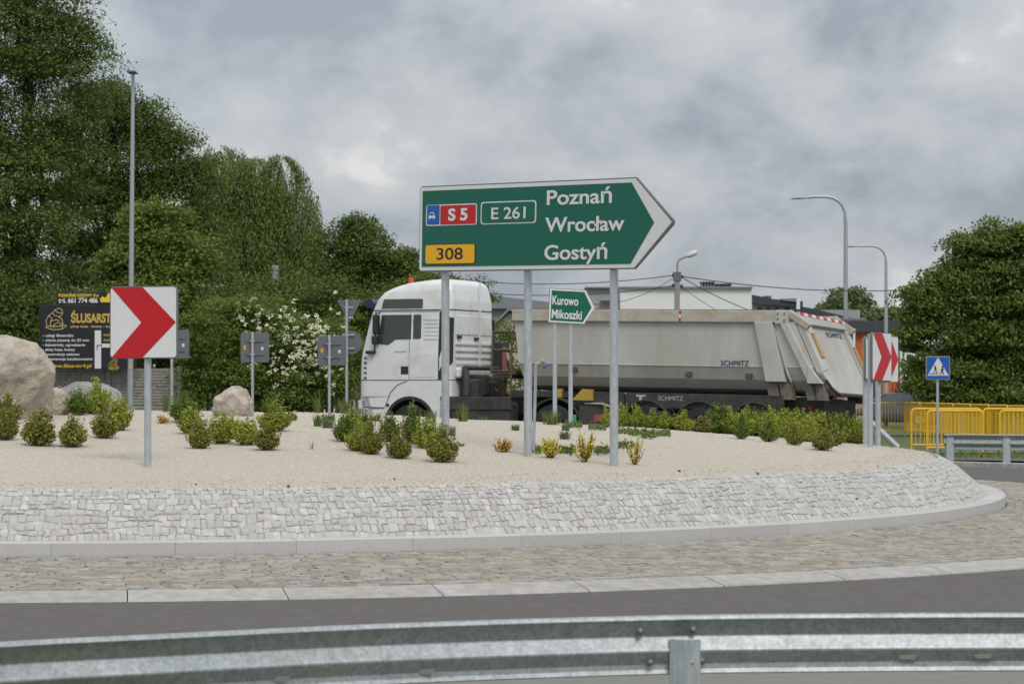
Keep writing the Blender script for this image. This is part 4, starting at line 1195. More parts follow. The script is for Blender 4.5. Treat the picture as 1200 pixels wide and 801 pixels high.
# slim pole on the left, lamp seen end-on
D = 72; x = fx(155, D); gz = G(x, D)
t = thing('street_lamp', 'slim grey street lamp pole with a flat T-shaped head at upper left', 'street lamp', (x, D, gz))
zt = P(0, 87, D).z - gz
MB().tube([(0, 0, -.1), (-.05, 0, 1.2), (.02, 0, zt)], [.075, .07, .042], 12).build('pole', M['lamp_grey'], t, smooth=50)
MB().box((.02, -.12, zt + .03), (.20, .5, .045)).build('lamp_head', M['sback'], t, bevel=.01)
MB().box((-.03, -.073, P(0, 430, D).z - gz), (.07, .01, .09)).build('sticker', M['syellow'], t)
# concrete utility pole with lamp
D = 90; x = fx(793.5, D); gz = G(x, D)
up = thing('utility_pole', 'concrete utility pole with a small lamp and wires behind the tipper', 'utility pole', (x, D, gz))
loc = lambda u, v, dy=0: Vector(((u - 793.5) * D / FPX, dy, P(0, v, D).z - gz))
g = MB(); g.box((0, 0, loc(0, 320).z / 2), (.16, .16, loc(0, 320).z)); g.build('pole', M['cpole'], up, bevel=.02)
MB().tube([loc(793.5, 322), loc(794, 309), loc(795, 305.5), loc(798, 303.2), loc(806, 300)], .030, 8).build('lamp_arm', M['cpole'], up, smooth=50)
a, b_ = loc(804, 300.5), loc(817, 295)
MB().tube([a, a.lerp(b_, .25), a.lerp(b_, .85), b_], [.04, .085, .09, .05], 10).build('lamp_head', M['lamp_white'], up, smooth=50)
MB().box(loc(793.5, 324), (.24, .2, .28)).build('bracket', M['sback'], up)
for u, v in ((789, 322.3), (799, 323.8), (789, 334), (798.5, 335)):
    MB().tube([loc(u - 1.5, v), loc(u + 2, v + .3)], .05, 8).build('insulator', M['blackp'], up)
def wire(label, a, b_, sag=0.3, r=.014):
    pts = []
    for i in range(17):
        s = i / 16; p = a.lerp(b_, s); p.z -= sag * 4 * s * (1 - s); pts.append(p)
    return tag(MB().tube(pts, r, 5).build('power_line', M['wire']), label, 'power line', group='overhead power lines')
W = lambda u, v, D=90: P(u, v, D)
wire('upper overhead wire running left from the utility pole behind the green sign', W(791, 322.3), P(380, 300, 98), .55)
wire('lower overhead wire running left from the utility pole towards the cab', W(791, 334.3), P(380, 310, 96), .6)
wire('upper overhead wire running right from the utility pole past the lamps', W(797, 323.5), P(1180, 325, 120), .5, .017)
wire('steep overhead wire dropping right from the utility pole over the white building', W(797, 323.5), P(905, 372, 96), .12)
wire('thin lower wire dropping right from the utility pole over the white wall', W(798, 335.5), P(875, 380, 94), .1, .009)
wire('thin slack wire dropping left from the utility pole to the grey roof', W(790, 325), P(690, 356, 94), .25, .009)
# concrete pole between the willow and the elder
D = 91; x = fx(322.5, D); gz = G(x, D)
t = thing('concrete_post', 'weathered grey pole with a white lower part in front of the willow', 'pole', (x, D, gz))
MB().box((0, 0, (P(0, 311, D).z - gz) / 2), (.2, .2, P(0, 311, D).z - gz)).build('pole', M['cpole'], t, bevel=.02)
MB().box((0, -.05, P(0, 346, D).z - gz), (.36, .34, .38)).build('white_box', M['wall_white'], t, bevel=.01)

# ================================================================== buildings
def bwall(parent, D0, u0, u1, v0, depth, m, name='wall', base=None):
    x0, x1 = fx(u0, D0), fx(u1, D0)
    zt = P(0, v0, D0).z; gz = (base if base is not None else 0) - .1
    o = parent.location
    return MB().box(((x0 + x1) / 2 - o.x, D0 + depth / 2 - o.y, (zt + gz) / 2 - o.z), (x1 - x0, depth, zt - gz)).build(name, M[m], parent)
D = 120
t = thing('flat_roofed_building', 'white flat-roofed building above the tipper with vent chimneys on top', 'building', (fx(800, D), D, .1))
bwall(t, D, 727, 881, 337.5, 14, 'wall_white')
bwall(t, D + 1.5, 687, 726.8, 337.5, 10, 'wall_grey', 'side_wing')
def bx(parent, u0, v0, u1, v1, D, depth, m, name, bevel=0, dy=0):
    a, b_ = P(u0, v1, D), P(u1, v0, D); o = parent.location
    return MB().box(((a.x + b_.x) / 2 - o.x, D + depth / 2 - o.y + dy, (a.z + b_.z) / 2 - o.z), (b_.x - a.x, depth, b_.z - a.z)).build(name, M[m], parent, bevel=bevel)
bx(t, 726, 335.6, 882, 337.4, D - .15, 14.4, 'roof_grey', 'parapet_cap')
bx(t, 686, 335.9, 725.8, 337.4, D + 1.3, 10.4, 'roof_grey', 'parapet_cap')
bx(t, 704, 350, 727, 352, D + 1.2, .25, 'wall_grey', 'ledge')
def vent(u0, u1, v0, v1, n):
    c = bx(t, u0, v0 + 1.2, u1, v1, D + 4, .8, 'brick_chim', 'chimney')
    w_ = (u1 - u0) / (n * 2 + 1)
    for i in range(n + 1):
        bx(t, u0 + i * 2 * w_, v0 + 1.0, u0 + (i * 2 + 1) * w_, v1, D + 3.9, .12, 'cpole', 'chimney_pier')
    bx(t, u0 - .6, v0, u1 + .6, v0 + 1.1, D + 3.8, 1.2, 'brick_chim', 'chimney_cap')
vent(822, 837.5, 329.8, 335.4, 4); vent(838.5, 857, 332, 335.4, 5)
bx(t, 716.5, 327.5, 718.3, 336, D + 3, .06, 'cpole', 'roof_pipe')
D = 110
t = thing('shed', 'grey metal roofed shed behind the cab and the front of the tipper', 'building', (fx(640, D), D, .1))
bwall(t, D, 565, 688, 362, 9, 'wall_grey')
a = [P(560, 361.5, D), P(690, 362, D), P(690, 355, D + 9), P(560, 346, D + 9)]
o = t.location
MB().prism([(a[0].x - o.x, a[0].z - o.z), (a[1].x - o.x, a[1].z - o.z), (P(690, 358, D).x - o.x, P(690, 357.5, D).z - o.z), (P(640, 352, D).x - o.x, P(640, 353.5, D).z - o.z), (P(577, 346, D).x - o.x, P(577, 346.5, D).z - o.z), (P(560, 346, D).x - o.x, P(560, 346, D).z - o.z)], XZ, -.3, 9.3).build('roof', M['roof_grey'], t, fix=True)
D = 100
t = thing('house', 'cream gabled house wall seen in the gap between the cab and the tipper', 'house', (fx(596, D), D, .2))
o = t.location
gpoly = [(572, 500), (640, 500), (640, 395), (620, 378), (597, 366), (584, 378), (572, 392)]
MB().prism([(P(a, 0, D).x - o.x, P(0, b_, D).z - o.z) for a, b_ in gpoly], XZ, 0, 7).build('wall', M['cream'], t, fix=True)
rp_ = [(570, 391), (597, 363.5), (622, 377), (642, 395), (642, 391), (622, 373), (597, 359.5), (570, 387.5)]
MB().prism([(P(a, 0, D).x - o.x, P(0, b_, D).z - o.z) for a, b_ in rp_], XZ, -.25, 7.2).build('roof', M['roof_grey'], t, fix=True)
bx(t, 586, 400, 592, 412, D - .03, .1, 'pane', 'window')
# row of low dark-roofed buildings
D = 150
t = thing('terrace_building', 'low grey building with dark stepped roofs right of the white one', 'building', (fx(930, D), D, .1))
bwall(t, D, 882, 938, 355, 12, 'wall_grey')
bwall(t, D + 2, 938, 1008, 363, 12, 'wall_grey')
o = t.location
def roofpoly(pts, dep, m='roof_dark', D0=D, dy=-.4):
    MB().prism([(P(a, 0, D0).x - o.x, P(0, b_, D0).z - o.z) for a, b_ in pts], XZ, dy, dep).build('roof', M[m], t, fix=True)
roofpoly([(881, 356), (940, 360), (940, 353), (905, 350.5), (881, 345.5)], 12.5)
roofpoly([(915, 352), (934, 354), (934, 349.5), (915, 350)], 6, 'roof_grey', dy=-.5)
bx(t, 896, 346.5, 904, 352, D - .2, 2.5, 'brick_chim', 'chimney'); bx(t, 933.5, 349.5, 937.5, 362, D - .6, 1.5, 'wall_white', 'pillar')
roofpoly([(938, 368), (1012, 380), (1012, 374), (960, 361), (938, 357)], 12.5, dy=1.7)
for u in (888, 898, 908, 920):
    bx(t, u, 360, u + 5, 366, D - .03, .1, 'pane', 'window')
D = 145
t = thing('shop_building', 'orange and white shop building with dark roof behind the chevron trio', 'building', (fx(1030, D), D, .1))
bwall(t, D, 985, 1062, 388, 10, 'wall_grey')
bx(t, 983, 375.5, 1064, 388.5, D - .5, 11, 'roof_dark', 'roof')
bx(t, 983, 386, 1050, 390, D - .35, .3, 'roof_grey', 'gutter')
for u0, u1, v0, v1 in ((985, 996, 392, 470), (1002, 1014, 388.6, 470), (1022, 1034, 392, 425), (1036, 1052, 389, 402), (1046, 1054, 415, 470), (1034, 1045, 440, 470)):
    bx(t, u0, v0, u1, v1, D - .12, .12, 'orange_wall', 'orange_panel')
for u0, u1, v0, v1 in ((1036, 1044.5, 408, 432), (1022, 1030, 430, 465), (997, 1001.5, 400, 440)):
    f = bx(t, u0, v0, u1, v1, D - .1, .1, 'swhite', 'window'); 
    pn = bx(t, u0 + .8, v0 + .8, u1 - .8, v1 - .8, D - .16, .05, 'pane', 'pane'); pn.parent = f; pn.location = (0, 0, 0)
for u in (1000, 1055, 1060):
    bx(t, u, 385, u + 2.2, 480, D - .6, .3, 'wall_white', 'pillar')
# white house peeping through the trees on the left
D = 130
t = thing('house', 'white house wall glimpsed through leaves left of the truck cab', 'house', (fx(395, D), D, .1))
bwall(t, D, 372, 404, 338, 8, 'wall_white'); bx(t, 368, 333, 408, 338.4, D - .4, 9, 'roof_dark', 'roof'); bx(t, 393, 346, 398, 354, D - .04, .1, 'pane', 'window')

# ================================================================== parked cars
def car(label, x, y, ang, m, group='parked cars beyond the railings'):
    gz = G(x, y)
    t = thing('parked_car', label, 'car', (x, y, gz), ang, group)
    # sections along x (front +): (x, halfwidth, z_low, z_belt)
    sec = [(-2.05, .62, .42, .80), (-1.98, .78, .28, .96), (-1.5, .86, .22, 1.02), (-.5, .88, .2, .99), (.7, .88, .2, .95), (1.3, .86, .2, .86), (1.85, .78, .26, .72), (2.02, .6, .36, .6)]
    g = MB(); rows_ = []
    for xx, hw, z0_, z1_ in sec:
        ring = [(hw * .85, z0_), (hw, z0_ + .12), (hw * 1.02, (z0_ + z1_) / 2), (hw * .97, z1_ - .05), (hw * .86, z1_), (-hw * .86, z1_), (-hw * .97, z1_ - .05), (-hw * 1.02, (z0_ + z1_) / 2), (-hw, z0_ + .12), (-hw * .85, z0_), (hw * .85, z0_)]
        rows_.append([Vector((xx, a, b_)) for a, b_ in ring])
    g.grid(rows_); g.add(rows_[0][:10], [tuple(range(10))]); g.add(rows_[-1][:10], [tuple(range(10))])
    g.build('body', m, t, smooth=45, fix=True)
    cab = [(-1.95, .95, .76), (-1.6, 1.38, .64), (-.6, 1.47, .62), (.25, 1.42, .62), (1.0, .93, .74)]
    g = MB(); rows_ = []
    for xx, zt_, hw in cab:
        rows_.append([Vector((xx, .80, .93)), Vector((xx, hw, zt_)), Vector((xx, hw * .8, zt_ + .02)), Vector((xx, -hw * .8, zt_ + .02)), Vector((xx, -hw, zt_)), Vector((xx, -.80, .93))])
    g.grid(rows_); g.build('window_glass', M['pane'], t, smooth=30, fix=True)
    g = MB(); rows_ = []
    for xx, zt_, hw in cab[1:4]:
        rows_.append([Vector((xx, hw + .01, zt_ - .04)), Vector((xx, hw * .85, zt_ + .035)), Vector((xx, -hw * .85, zt_ + .035)), Vector((xx, -hw - .01, zt_ - .04))])
    g.grid(rows_)
    for s in (-1, 1):
        for (xa, za, ya), (xb, zb_, yb) in (((1.0, .93, .77), (.25, 1.42, .63)), ((-.35, .95, .82), (-.45, 1.45, .64)), ((-1.95, .95, .77), (-1.6, 1.38, .65))):
            g.tube([(xa, s * ya, za), (xb, s * yb, zb_)], .045, 5)
    g.build('roof', m, t, smooth=45)
    for xx in (-1.28, 1.28):
        for s in (-1, 1):
            mt = axis_m((xx, s * .70, .31), (0, s, 0))
            wl = MB().lathe([(.2, 0), (.31, .01), (.315, .1), (.30, .19), (.21, .2)], mt, 18).build('wheel', M['rubber'], t, smooth=40)
            MB().lathe([(.19, .19), (.17, .205), (.04, .20)], mt, 12).build('rim', M['zinc'], wl, smooth=40)
    for s in (-1, 1):
        MB().box((-2.0, s * .66, .86), (.1, .2, .16)).build('tail_light', M['redlens'], t, bevel=.02)
        MB().box((1.93, s * .62, .64), (.12, .26, .12)).build('headlight', M['lamp_white'], t, bevel=.02)
        MB().box((.75, s * .96, 1.0), (.1, .16, .1)).build('mirror', m, t, bevel=.02)
    MB().box((-2.06, 0, .62), (.02, .5, .11)).build('number_plate', M['swhite'], t)
    return t
car('dark grey hatchback with a red tail light behind the far yellow railing', fx(1046, 128), 128, math.radians(165), M['car_grey'])
car('silver car parked just behind the dark grey hatchback', fx(1056, 134), 134, math.radians(165), M['car_silver'])


# ================================================================== lorry: tractor unit
TA = math.radians(180 - 23)                     # heading of the tractor (away to the left)
KING = Vector((1.55, 67.9, 0))
hd = Vector((math.cos(TA), math.sin(TA), 0))
FA = KING + hd * 3.72                           # ground point under the front axle
TZ = 0.37
tk = thing('truck_tractor', 'white high-roofed truck cab coupled to the grey tipper behind the shrubs', 'truck', (FA.x, FA.y, TZ), TA)
# local frame: x forward, y to the vehicle's left (towards the camera), z up
def lerp_tab(tab, z):
    for (z0_, a), (z1_, b_) in zip(tab, tab[1:]):
        if z <= z1_: return a + (b_ - a) * clamp((z - z0_) / (z1_ - z0_))
    return tab[-1][1]
XF = [(0.3, 1.36), (1.55, 1.37), (2.0, 1.36), (2.25, 1.32), (2.75, 1.20), (3.18, 1.08), (3.45, .95), (3.6, .80), (3.72, .55), (3.80, .28), (3.86, -.05), (3.9, -.45)]
XB = [(0.3, -1.05), (3.4, -1.05), (3.65, -1.01), (3.78, -.98), (3.86, -.90), (3.9, -.78)]
HW = [(0.3, 1.22), (2.1, 1.22), (3.15, 1.165), (3.45, 1.145), (3.65, 1.115), (3.78, 1.06), (3.86, .97), (3.9, .84)]
def cab_ring(z, inset=0.0):
    xf, xb, hw = lerp_tab(XF, z) - inset, lerp_tab(XB, z) + inset, lerp_tab(HW, z) - inset
    r, rb = min(.30, hw * .4), .09
    pts = []
    for (cx, cy, rr, a0) in ((xb + rb, -hw + rb, rb, 180), (xf - r, -hw + r, r, 270), (xf - r, hw - r, r, 0), (xb + rb, hw - rb, rb, 90)):
        for i in range(6):
            t = math.radians(a0 + 18 * i)
            pts.append(Vector((cx + rr * math.cos(t), cy + rr * math.sin(t), z)))
    return pts
def cab_body(z0_, z1_, n, name, m, close=True):
    g = MB(); zz = [z0_ + (z1_ - z0_) * i / n for i in range(n + 1)]
    rows_ = [cab_ring(z) for z in zz]
    rows_ = [r + [r[0]] for r in rows_]
    g.grid(rows_)
    g.add(rows_[-1][:-1], [tuple(range(len(rows_[-1]) - 1))]); g.add(rows_[0][:-1], [tuple(range(len(rows_[0]) - 1))])
    return g.build(name, m, tk, smooth=50, fix=True)
cab_body(1.20, 3.18, 16, 'cab', M['white_paint'])
cab_body(3.195, 3.9, 22, 'roof_fairing', M['white_paint'])
g = MB(); r0_ = cab_ring(3.17, -.004); r1_ = cab_ring(3.20, -.004); g.grid([r0_ + [r0_[0]], r1_ + [r1_[0]]])
g.build('roof_seam', M['white_gap'], tk)
g = MB(); r0_ = cab_ring(1.565, -.003); r1_ = cab_ring(1.585, -.003); g.grid([r0_ + [r0_[0]], r1_ + [r1_[0]]])
g.build('lower_seam', M['white_gap'], tk)
def hwx(x, z):           # half width of the cab at (x, z), following the rounded front corner
    hw = lerp_tab(HW, z); xf = lerp_tab(XF, z); r = min(.30, hw * .4)
    if x > xf - r:
        d = min(x - (xf - r), r * .98); return hw - r + math.sqrt(r * r - d * d)
    return hw
def side(poly, eps, th, name, m, sgn=1, smooth=None):
    """plate that follows the flank; poly in (x, z), subdivided so that it hugs the surface"""
    g = MB(); fine = []
    for (a, b_) in zip(poly, poly[1:] + poly[:1]):
        k = max(1, int(math.hypot(a[0] - b_[0], a[1] - b_[1]) / .12))
        fine += [(a[0] + (b_[0] - a[0]) * i / k, a[1] + (b_[1] - a[1]) * i / k) for i in range(k)]
    fn = lambda a, b_, h: Vector((a, sgn * (hwx(a, b_) + h), b_))
    g.prism(fine, fn, eps - th, eps)
    return g.build(name, m, tk, fix=True, smooth=smooth)
def cx(px): return (265 - px) / 208.0           # crop column -> local x
def cz(py): return 3.9 - (py - 37) / 226.0
def cpoly(*pts): return [(cx(a), cz(b_)) for a, b_ in pts]
for sg in (1, -1):
    side(cpoly((112, 222), (103, 290), (90, 372), (148, 380), (186, 352), (268, 350), (270, 222)), .006, .02, 'side_window', M['glass'], sg)
    side(cpoly((279, 222), (279, 349), (314, 349), (321, 342), (321, 228), (314, 221)), .006, .02, 'rear_side_window', M['glass'], sg)
    side(cpoly((118, 146), (108, 190), (322, 190), (327, 184), (327, 146), (322, 140), (124, 140)), .006, .02, 'roof_window', M['glass'], sg)
    side(cpoly((262, 206), (262, 560), (259.5, 560), (259.5, 206)), .003, .01, 'door_seam', M['white_gap'], sg)
    side(cpoly((96, 205), (412, 205), (412, 208), (96, 208)), .003, .01, 'door_top_seam', M['white_gap'], sg)
    side(cpoly((280, 420), (404, 420), (404, 548), (280, 548)), .005, .01, 'locker_panel', M['white_paint'], sg)
    side(cpoly((283, 423.5), (401, 423.5), (401, 544.5), (283, 544.5)), .009, .004, 'locker_lid', M['white_paint'], sg)
    side(cpoly((217, 491), (256, 491), (256, 532), (217, 532)), .006, .012, 'door_handle', M['blackp'], sg)
    for k in range(6):
        y = 240 + k * 20
        side(cpoly((338, y), (410, y), (410, y + 11), (338, y + 11)), .014, .02, 'rib', M['white_paint'], sg)
    # grille end bars on the corner
    for k in range(5):
        y = 440 + k * 26
        side(cpoly((18, y), (34, y + 2), (34, y + 14), (18, y + 12)), .004, .01, 'corner_vent', M['white_gap'], sg)
    # black gap behind the door panel and fairing
    side(cpoly((416, 206), (440, 206), (436, 560), (412, 560)), .004, .02, 'intake_gap', M['blackp'], sg)
    side(cpoly((455, 235), (492, 240), (490, 470), (455, 500)), .004, .02, 'intake_duct', M['blackp'], sg)
o = text('18.440', M['greyprint'], tk, (0, 0, 0), height=.04, width=.30, bold=.01)
o.location = (cx(182), hwx(0, 2.2) + .008, cz(418)); o.rotation_euler = (0, 0, PI)
# lower body with wheel arch
def arch_pts(c, r, z0_, n=14):
    return [(c + r * math.cos(PI - PI * i / n), z0_ + r * math.sin(PI - PI * i / n)) for i in range(n + 1)]
ac = 0.0; ar = .60; az = .56
lower = [(1.36, .40), (1.37, 1.555), (-.76, 1.555), (-.74, .40), (-ar - .02, .40)] + [(p[0], p[1]) for p in arch_pts(ac, ar, az)] + [(ar + .02, .40)]
def lowpl(h0, h1, poly, name, m, sg, smooth=None):
    fn = lambda a, b_, h: Vector((a, sg * ((hwx(a, 1.0) if h > 1 else .9) + (h - 1.22 if h > 1 else 0)), b_))
    return MB().prism(poly, fn, h0, h1).build(name, m, tk, fix=True, smooth=smooth)
low2 = []
for a, b_ in zip(lower, lower[1:] + lower[:1]):
    k = max(1, int(math.hypot(a[0] - b_[0], a[1] - b_[1]) / .15))
    low2 += [(a[0] + (b_[0] - a[0]) * i / k, a[1] + (b_[1] - a[1]) * i / k) for i in range(k)]
for sg in (1, -1):
    lowpl(.5, 1.222, low2, 'lower_panel', M['white_paint'], sg)
    g = MB()
    out_, in_ = arch_pts(ac, ar + .045, az), arch_pts(ac, ar - .03, az)
    poly = [(-ar - .045, .42)] + out_ + [(ar + .045, .42), (ar - .03, .42)] + in_[::-1] + [(-ar + .03, .42)]
    g.prism(poly, lambda a, b_, h: Vector((a, sg * h, b_)), .85, 1.245)
    g.build('wheel_arch', M['blackp'], tk, fix=True, smooth=40)
    side([(.98 - .45 * math.sin(t * PI / 2) , 1.55 - 1.1 * (1 - math.cos(t * PI / 2))) for t in [i / 10 for i in range(11)]][::-1] + [(1.0, 1.55)] if False else cpoly((250, 566), (200, 585), (160, 625), (132, 700), (135, 700), (164, 627), (203, 588), (252, 570)), .006, .012, 'step_seam', M['white_gap'], sg)
    side(cpoly((14, 700), (130, 705), (130, 711), (14, 706)), .005, .01, 'bumper_seam', M['white_gap'], sg)
    MB().lathe([(.035, 0), (.035, .02), (.025, .022)], axis_m((cx(148), sg * 1.225, cz(692)), (0, sg, 0)), 12).build('side_marker', M['blackp'], tk)
MB().box((1.27, 0, .95), (.16, 1.9, 1.1)).build('bumper', M['white_paint'], tk, bevel=.06)
MB().box((1.365, 0, 1.75), (.03, 1.7, .7)).build('grille', M['blackp'], tk)
g = MB()   # windscreen
rows_ = [[Vector((lerp_tab(XF, z) + .006 - (.0 if abs(y) < .8 else .12), y, z)) for y in (-1.0, -.8, 0, .8, 1.0)] for z in (2.25, 2.6, 3.1)]
g.grid(rows_); g.build('windscreen', M['glass'], tk, smooth=60)
for sg in (1, -1):
    MB().box((1.33, sg * .95, 1.0), (.1, .36, .22)).build('headlight', M['lamp_white'], tk, bevel=.03)
# sun visor, beacons
MB().tube([(1.14, -1.02, 3.36), (1.28, -.6, 3.36), (1.30, 0, 3.36), (1.28, .6, 3.36), (1.14, 1.02, 3.36)], .11, 8).build('sun_visor', mat('visor_blue', (.02, .02, .07), .4), tk, smooth=50)
for y in (.62, -.62):
    MB().lathe([(.065, 0), (.065, .06), (.06, .15), (.03, .17)], Matrix.Translation(Vector((.25, y, 3.79))), 14).build('beacon', M['beacon'], tk, smooth=40)
# mirrors
for sg in (1, -1):
    y = sg * 1.31
    m1 = MB().box((.82, y, 2.86), (.13, .20, .46)).build('mirror', M['blackp'], tk, bevel=.04)
    MB().box((.84, y, 2.50), (.13, .20, .20)).build('mirror', M['blackp'], tk, bevel=.03)
    MB().tube([(.80, sg * 1.12, 3.13), (.82, y, 3.14), (.86, y, 2.25), (.9, sg * 1.18, 2.24)], .022, 6).build('mirror_arm', M['blackp'], tk)
    MB().box((.98, sg * 1.26, 2.22), (.22, .18, .075)).build('kerb_mirror', M['blackp'], tk, bevel=.02)
# rear wall dressing (faces the camera side at an angle)
XR = -1.05
def rear(y0, y1, z0_, z1_, th, name, m, bev=.01):
    return MB().box((XR - th / 2, (y0 + y1) / 2, (z0_ + z1_) / 2), (th, abs(y1 - y0), z1_ - z0_)).build(name, m, tk, bevel=bev)
rear(1.0, -.30, 2.62, 3.06, .018, 'rear_panel', M['white_paint'])
rear(-.45, -1.05, 2.62, 3.06, .018, 'rear_panel', M['white_paint'])
for k in range(4):
    rear(1.0, -.30, 1.93 + k * .15, 1.995 + k * .15, .035, 'rear_rib', M['white_paint'])
    rear(-.45, -1.05, 1.93 + k * .15, 1.995 + k * .15, .035, 'rear_rib', M['white_paint'])
rear(.92, .72, 2.53, 2.60, .05, 'rear_catch', M['blackp']); rear(-.05, -.25, 2.50, 2.57, .05, 'rear_catch', M['blackp'])
rear(-.34, -.40, 1.6, 3.85, .03, 'rear_moulding', M['white_paint'])
rear(1.05, -1.05, 1.62, 1.86, .12, 'rear_sill', M['white_paint'], .05)
# air tanks, battery box and frame behind the cab
for y, z, x in ((.75, 1.35, -1.35), (.35, 1.45, -1.35), (0, 1.3, -1.4), (-.5, 1.4, -1.35)):
    MB().box((x, y, z), (.45, .3, .5)).build('air_dryer', M['dirty'], tk, bevel=.05)
MB().tube([(-1.3, .9, 1.85), (-1.3, -.9, 1.85)], .05, 8).build('crossbar', M['dirty'], tk)
MB().tube([(-1.3, .95, 1.2), (-1.28, .9, 1.7), (-1.2, .8, 1.85)], .09, 8).build('intake_hose', M['dirty'], tk, smooth=50)
for sg in (1, -1):
    MB().box((-1.5, sg * .42, .95), (5.4, .09, .28)).build('chassis_rail', M['dirty'], tk)
    MB().box((-1.75, sg * .92, .78), (1.5, .55, .58)).build('fuel_tank', M['dirty'], tk, bevel=.08)
    MB().box((-1.75, sg * 1.20, 1.04), (1.55, .05, .30)).build('side_skirt', M['dirty'], tk, bevel=.02)
    MB().box((-.85, sg * 1.0, .80), (.18, .4, .55)).build('step_box', M['white_paint'], tk, bevel=.03)
def wheel(parent, x, y, sg, r=.51, wd=.30, hub=True):
    mt = axis_m((x, y - sg * wd, r), (0, sg, 0))
    w_ = MB().lathe([(r * .55, 0), (r * .9, 0), (r, .04), (r, wd - .04), (r * .92, wd), (r * .6, wd + .005), (r * .57, wd - .03)], mt, 32).build('wheel', M['rubber'], parent, smooth=35)
    MB().lathe([(r * .58, wd - .05), (r * .56, wd - .01), (r * .45, wd - .08), (r * .28, wd - .09), (r * .22, wd + .0), (r * .1, wd + .02)], mt, 24).build('rim', M['mud'], w_, smooth=35)
    return w_
for sg in (1, -1):
    wheel(tk, 0, sg * 1.20, sg)
    wheel(tk, -3.55, sg * 1.22, sg, wd=.58)
def mudguard(parent, x, y0, y1, r, zc, a0, a1, name='mudguard', m='mud', th=.03):
    n = 16; g = MB()
    out_ = [(x + r * math.cos(math.radians(a0 + (a1 - a0) * i / n)), zc + r * math.sin(math.radians(a0 + (a1 - a0) * i / n))) for i in range(n + 1)]
    in_ = [(x + (r - th) * math.cos(math.radians(a0 + (a1 - a0) * i / n)), zc + (r - th) * math.sin(math.radians(a0 + (a1 - a0) * i / n))) for i in range(n + 1)]
    g.prism(out_ + in_[::-1], lambda a, b_, h: Vector((a, h, b_)), y0, y1)
    return g.build(name, M[m], parent, fix=True, smooth=35)
for sg in (1, -1):
    mudguard(tk, -3.6, sg * .6, sg * 1.25, .66, .51, -12, 192)
    # skirt of the guard behind the wheel
    MB().prism([(-4.2, 1.0), (-4.85, .98), (-5.0, .55), (-4.95, .35), (-4.45, .35), (-4.2, .5)], lambda a, b_, h: Vector((a, h, b_)), sg * 1.0, sg * 1.24).build('rear_fender', M['mud'], tk, fix=True)
    MB().box((-4.75, sg * 1.245, .72), (.38, .02, .16)).build('reflector', M['dullred'], tk)
    MB().box((-5.02, sg * .9, .8), (.04, .4, .14)).build('tail_light', M['redlens'], tk)
MB().lathe([(.45, 0), (.45, .06)], Matrix.Translation(Vector((-3.5, 0, 1.12))), 20).build('coupling_plate', M['dirty'], tk)
# red and black warning box on the right rear corner of the cab
MB().box((-1.22, -1.12, 2.12), (.22, .25, .72)).build('side_box', M['blackp'], tk, bevel=.03)
MB().box((-1.36, -1.12, 2.06), (.05, .22, .58)).build('red_panel', M['dullred'], tk, bevel=.02)

# ================================================================== tipper semi-trailer
RA = math.radians(180 - 31)
tr_ = thing('dump_trailer', 'long beige-grey half-round tipper semi-trailer with rusty top edge', 'semi-trailer', (KING.x, KING.y, TZ), RA)
tr_.rotation_euler = (math.radians(2.0), math.radians(-1.0), RA)
# local: x forward, y left (near side), z up; body front at +1.1
BF, BR = 1.14, -5.78
SECT = [(1.17, 2.86), (1.17, 1.90), (1.06, 1.62), (.86, 1.42), (.55, 1.32)]
def sec_ring():
    return SECT + [(-a, b_) for a, b_ in SECT[::-1]]
def xrear(z): return BR - .90 * clamp((3.12 - z) / 1.80)
def xfront(z): return BF - .26 * clamp((2.8 - z) / 1.5) ** 1.2
g = MB(); n = 24
rows_ = []
for i in range(n + 1):
    s = i / n
    rows_.append([Vector((xfront(b_) + (xrear(b_) - xfront(b_)) * s, a, b_)) for a, b_ in sec_ring()])
g.grid(rows_)
k = len(rows_[0])
for R in (0, -1):
    for j in range(k // 2 - 1):
        g.add([rows_[R][j], rows_[R][j + 1], rows_[R][k - 2 - j], rows_[R][k - 1 - j]], [(0, 1, 2, 3)])
g.build('tipper_body', M['tipper'], tr_, smooth=20, fix=True)
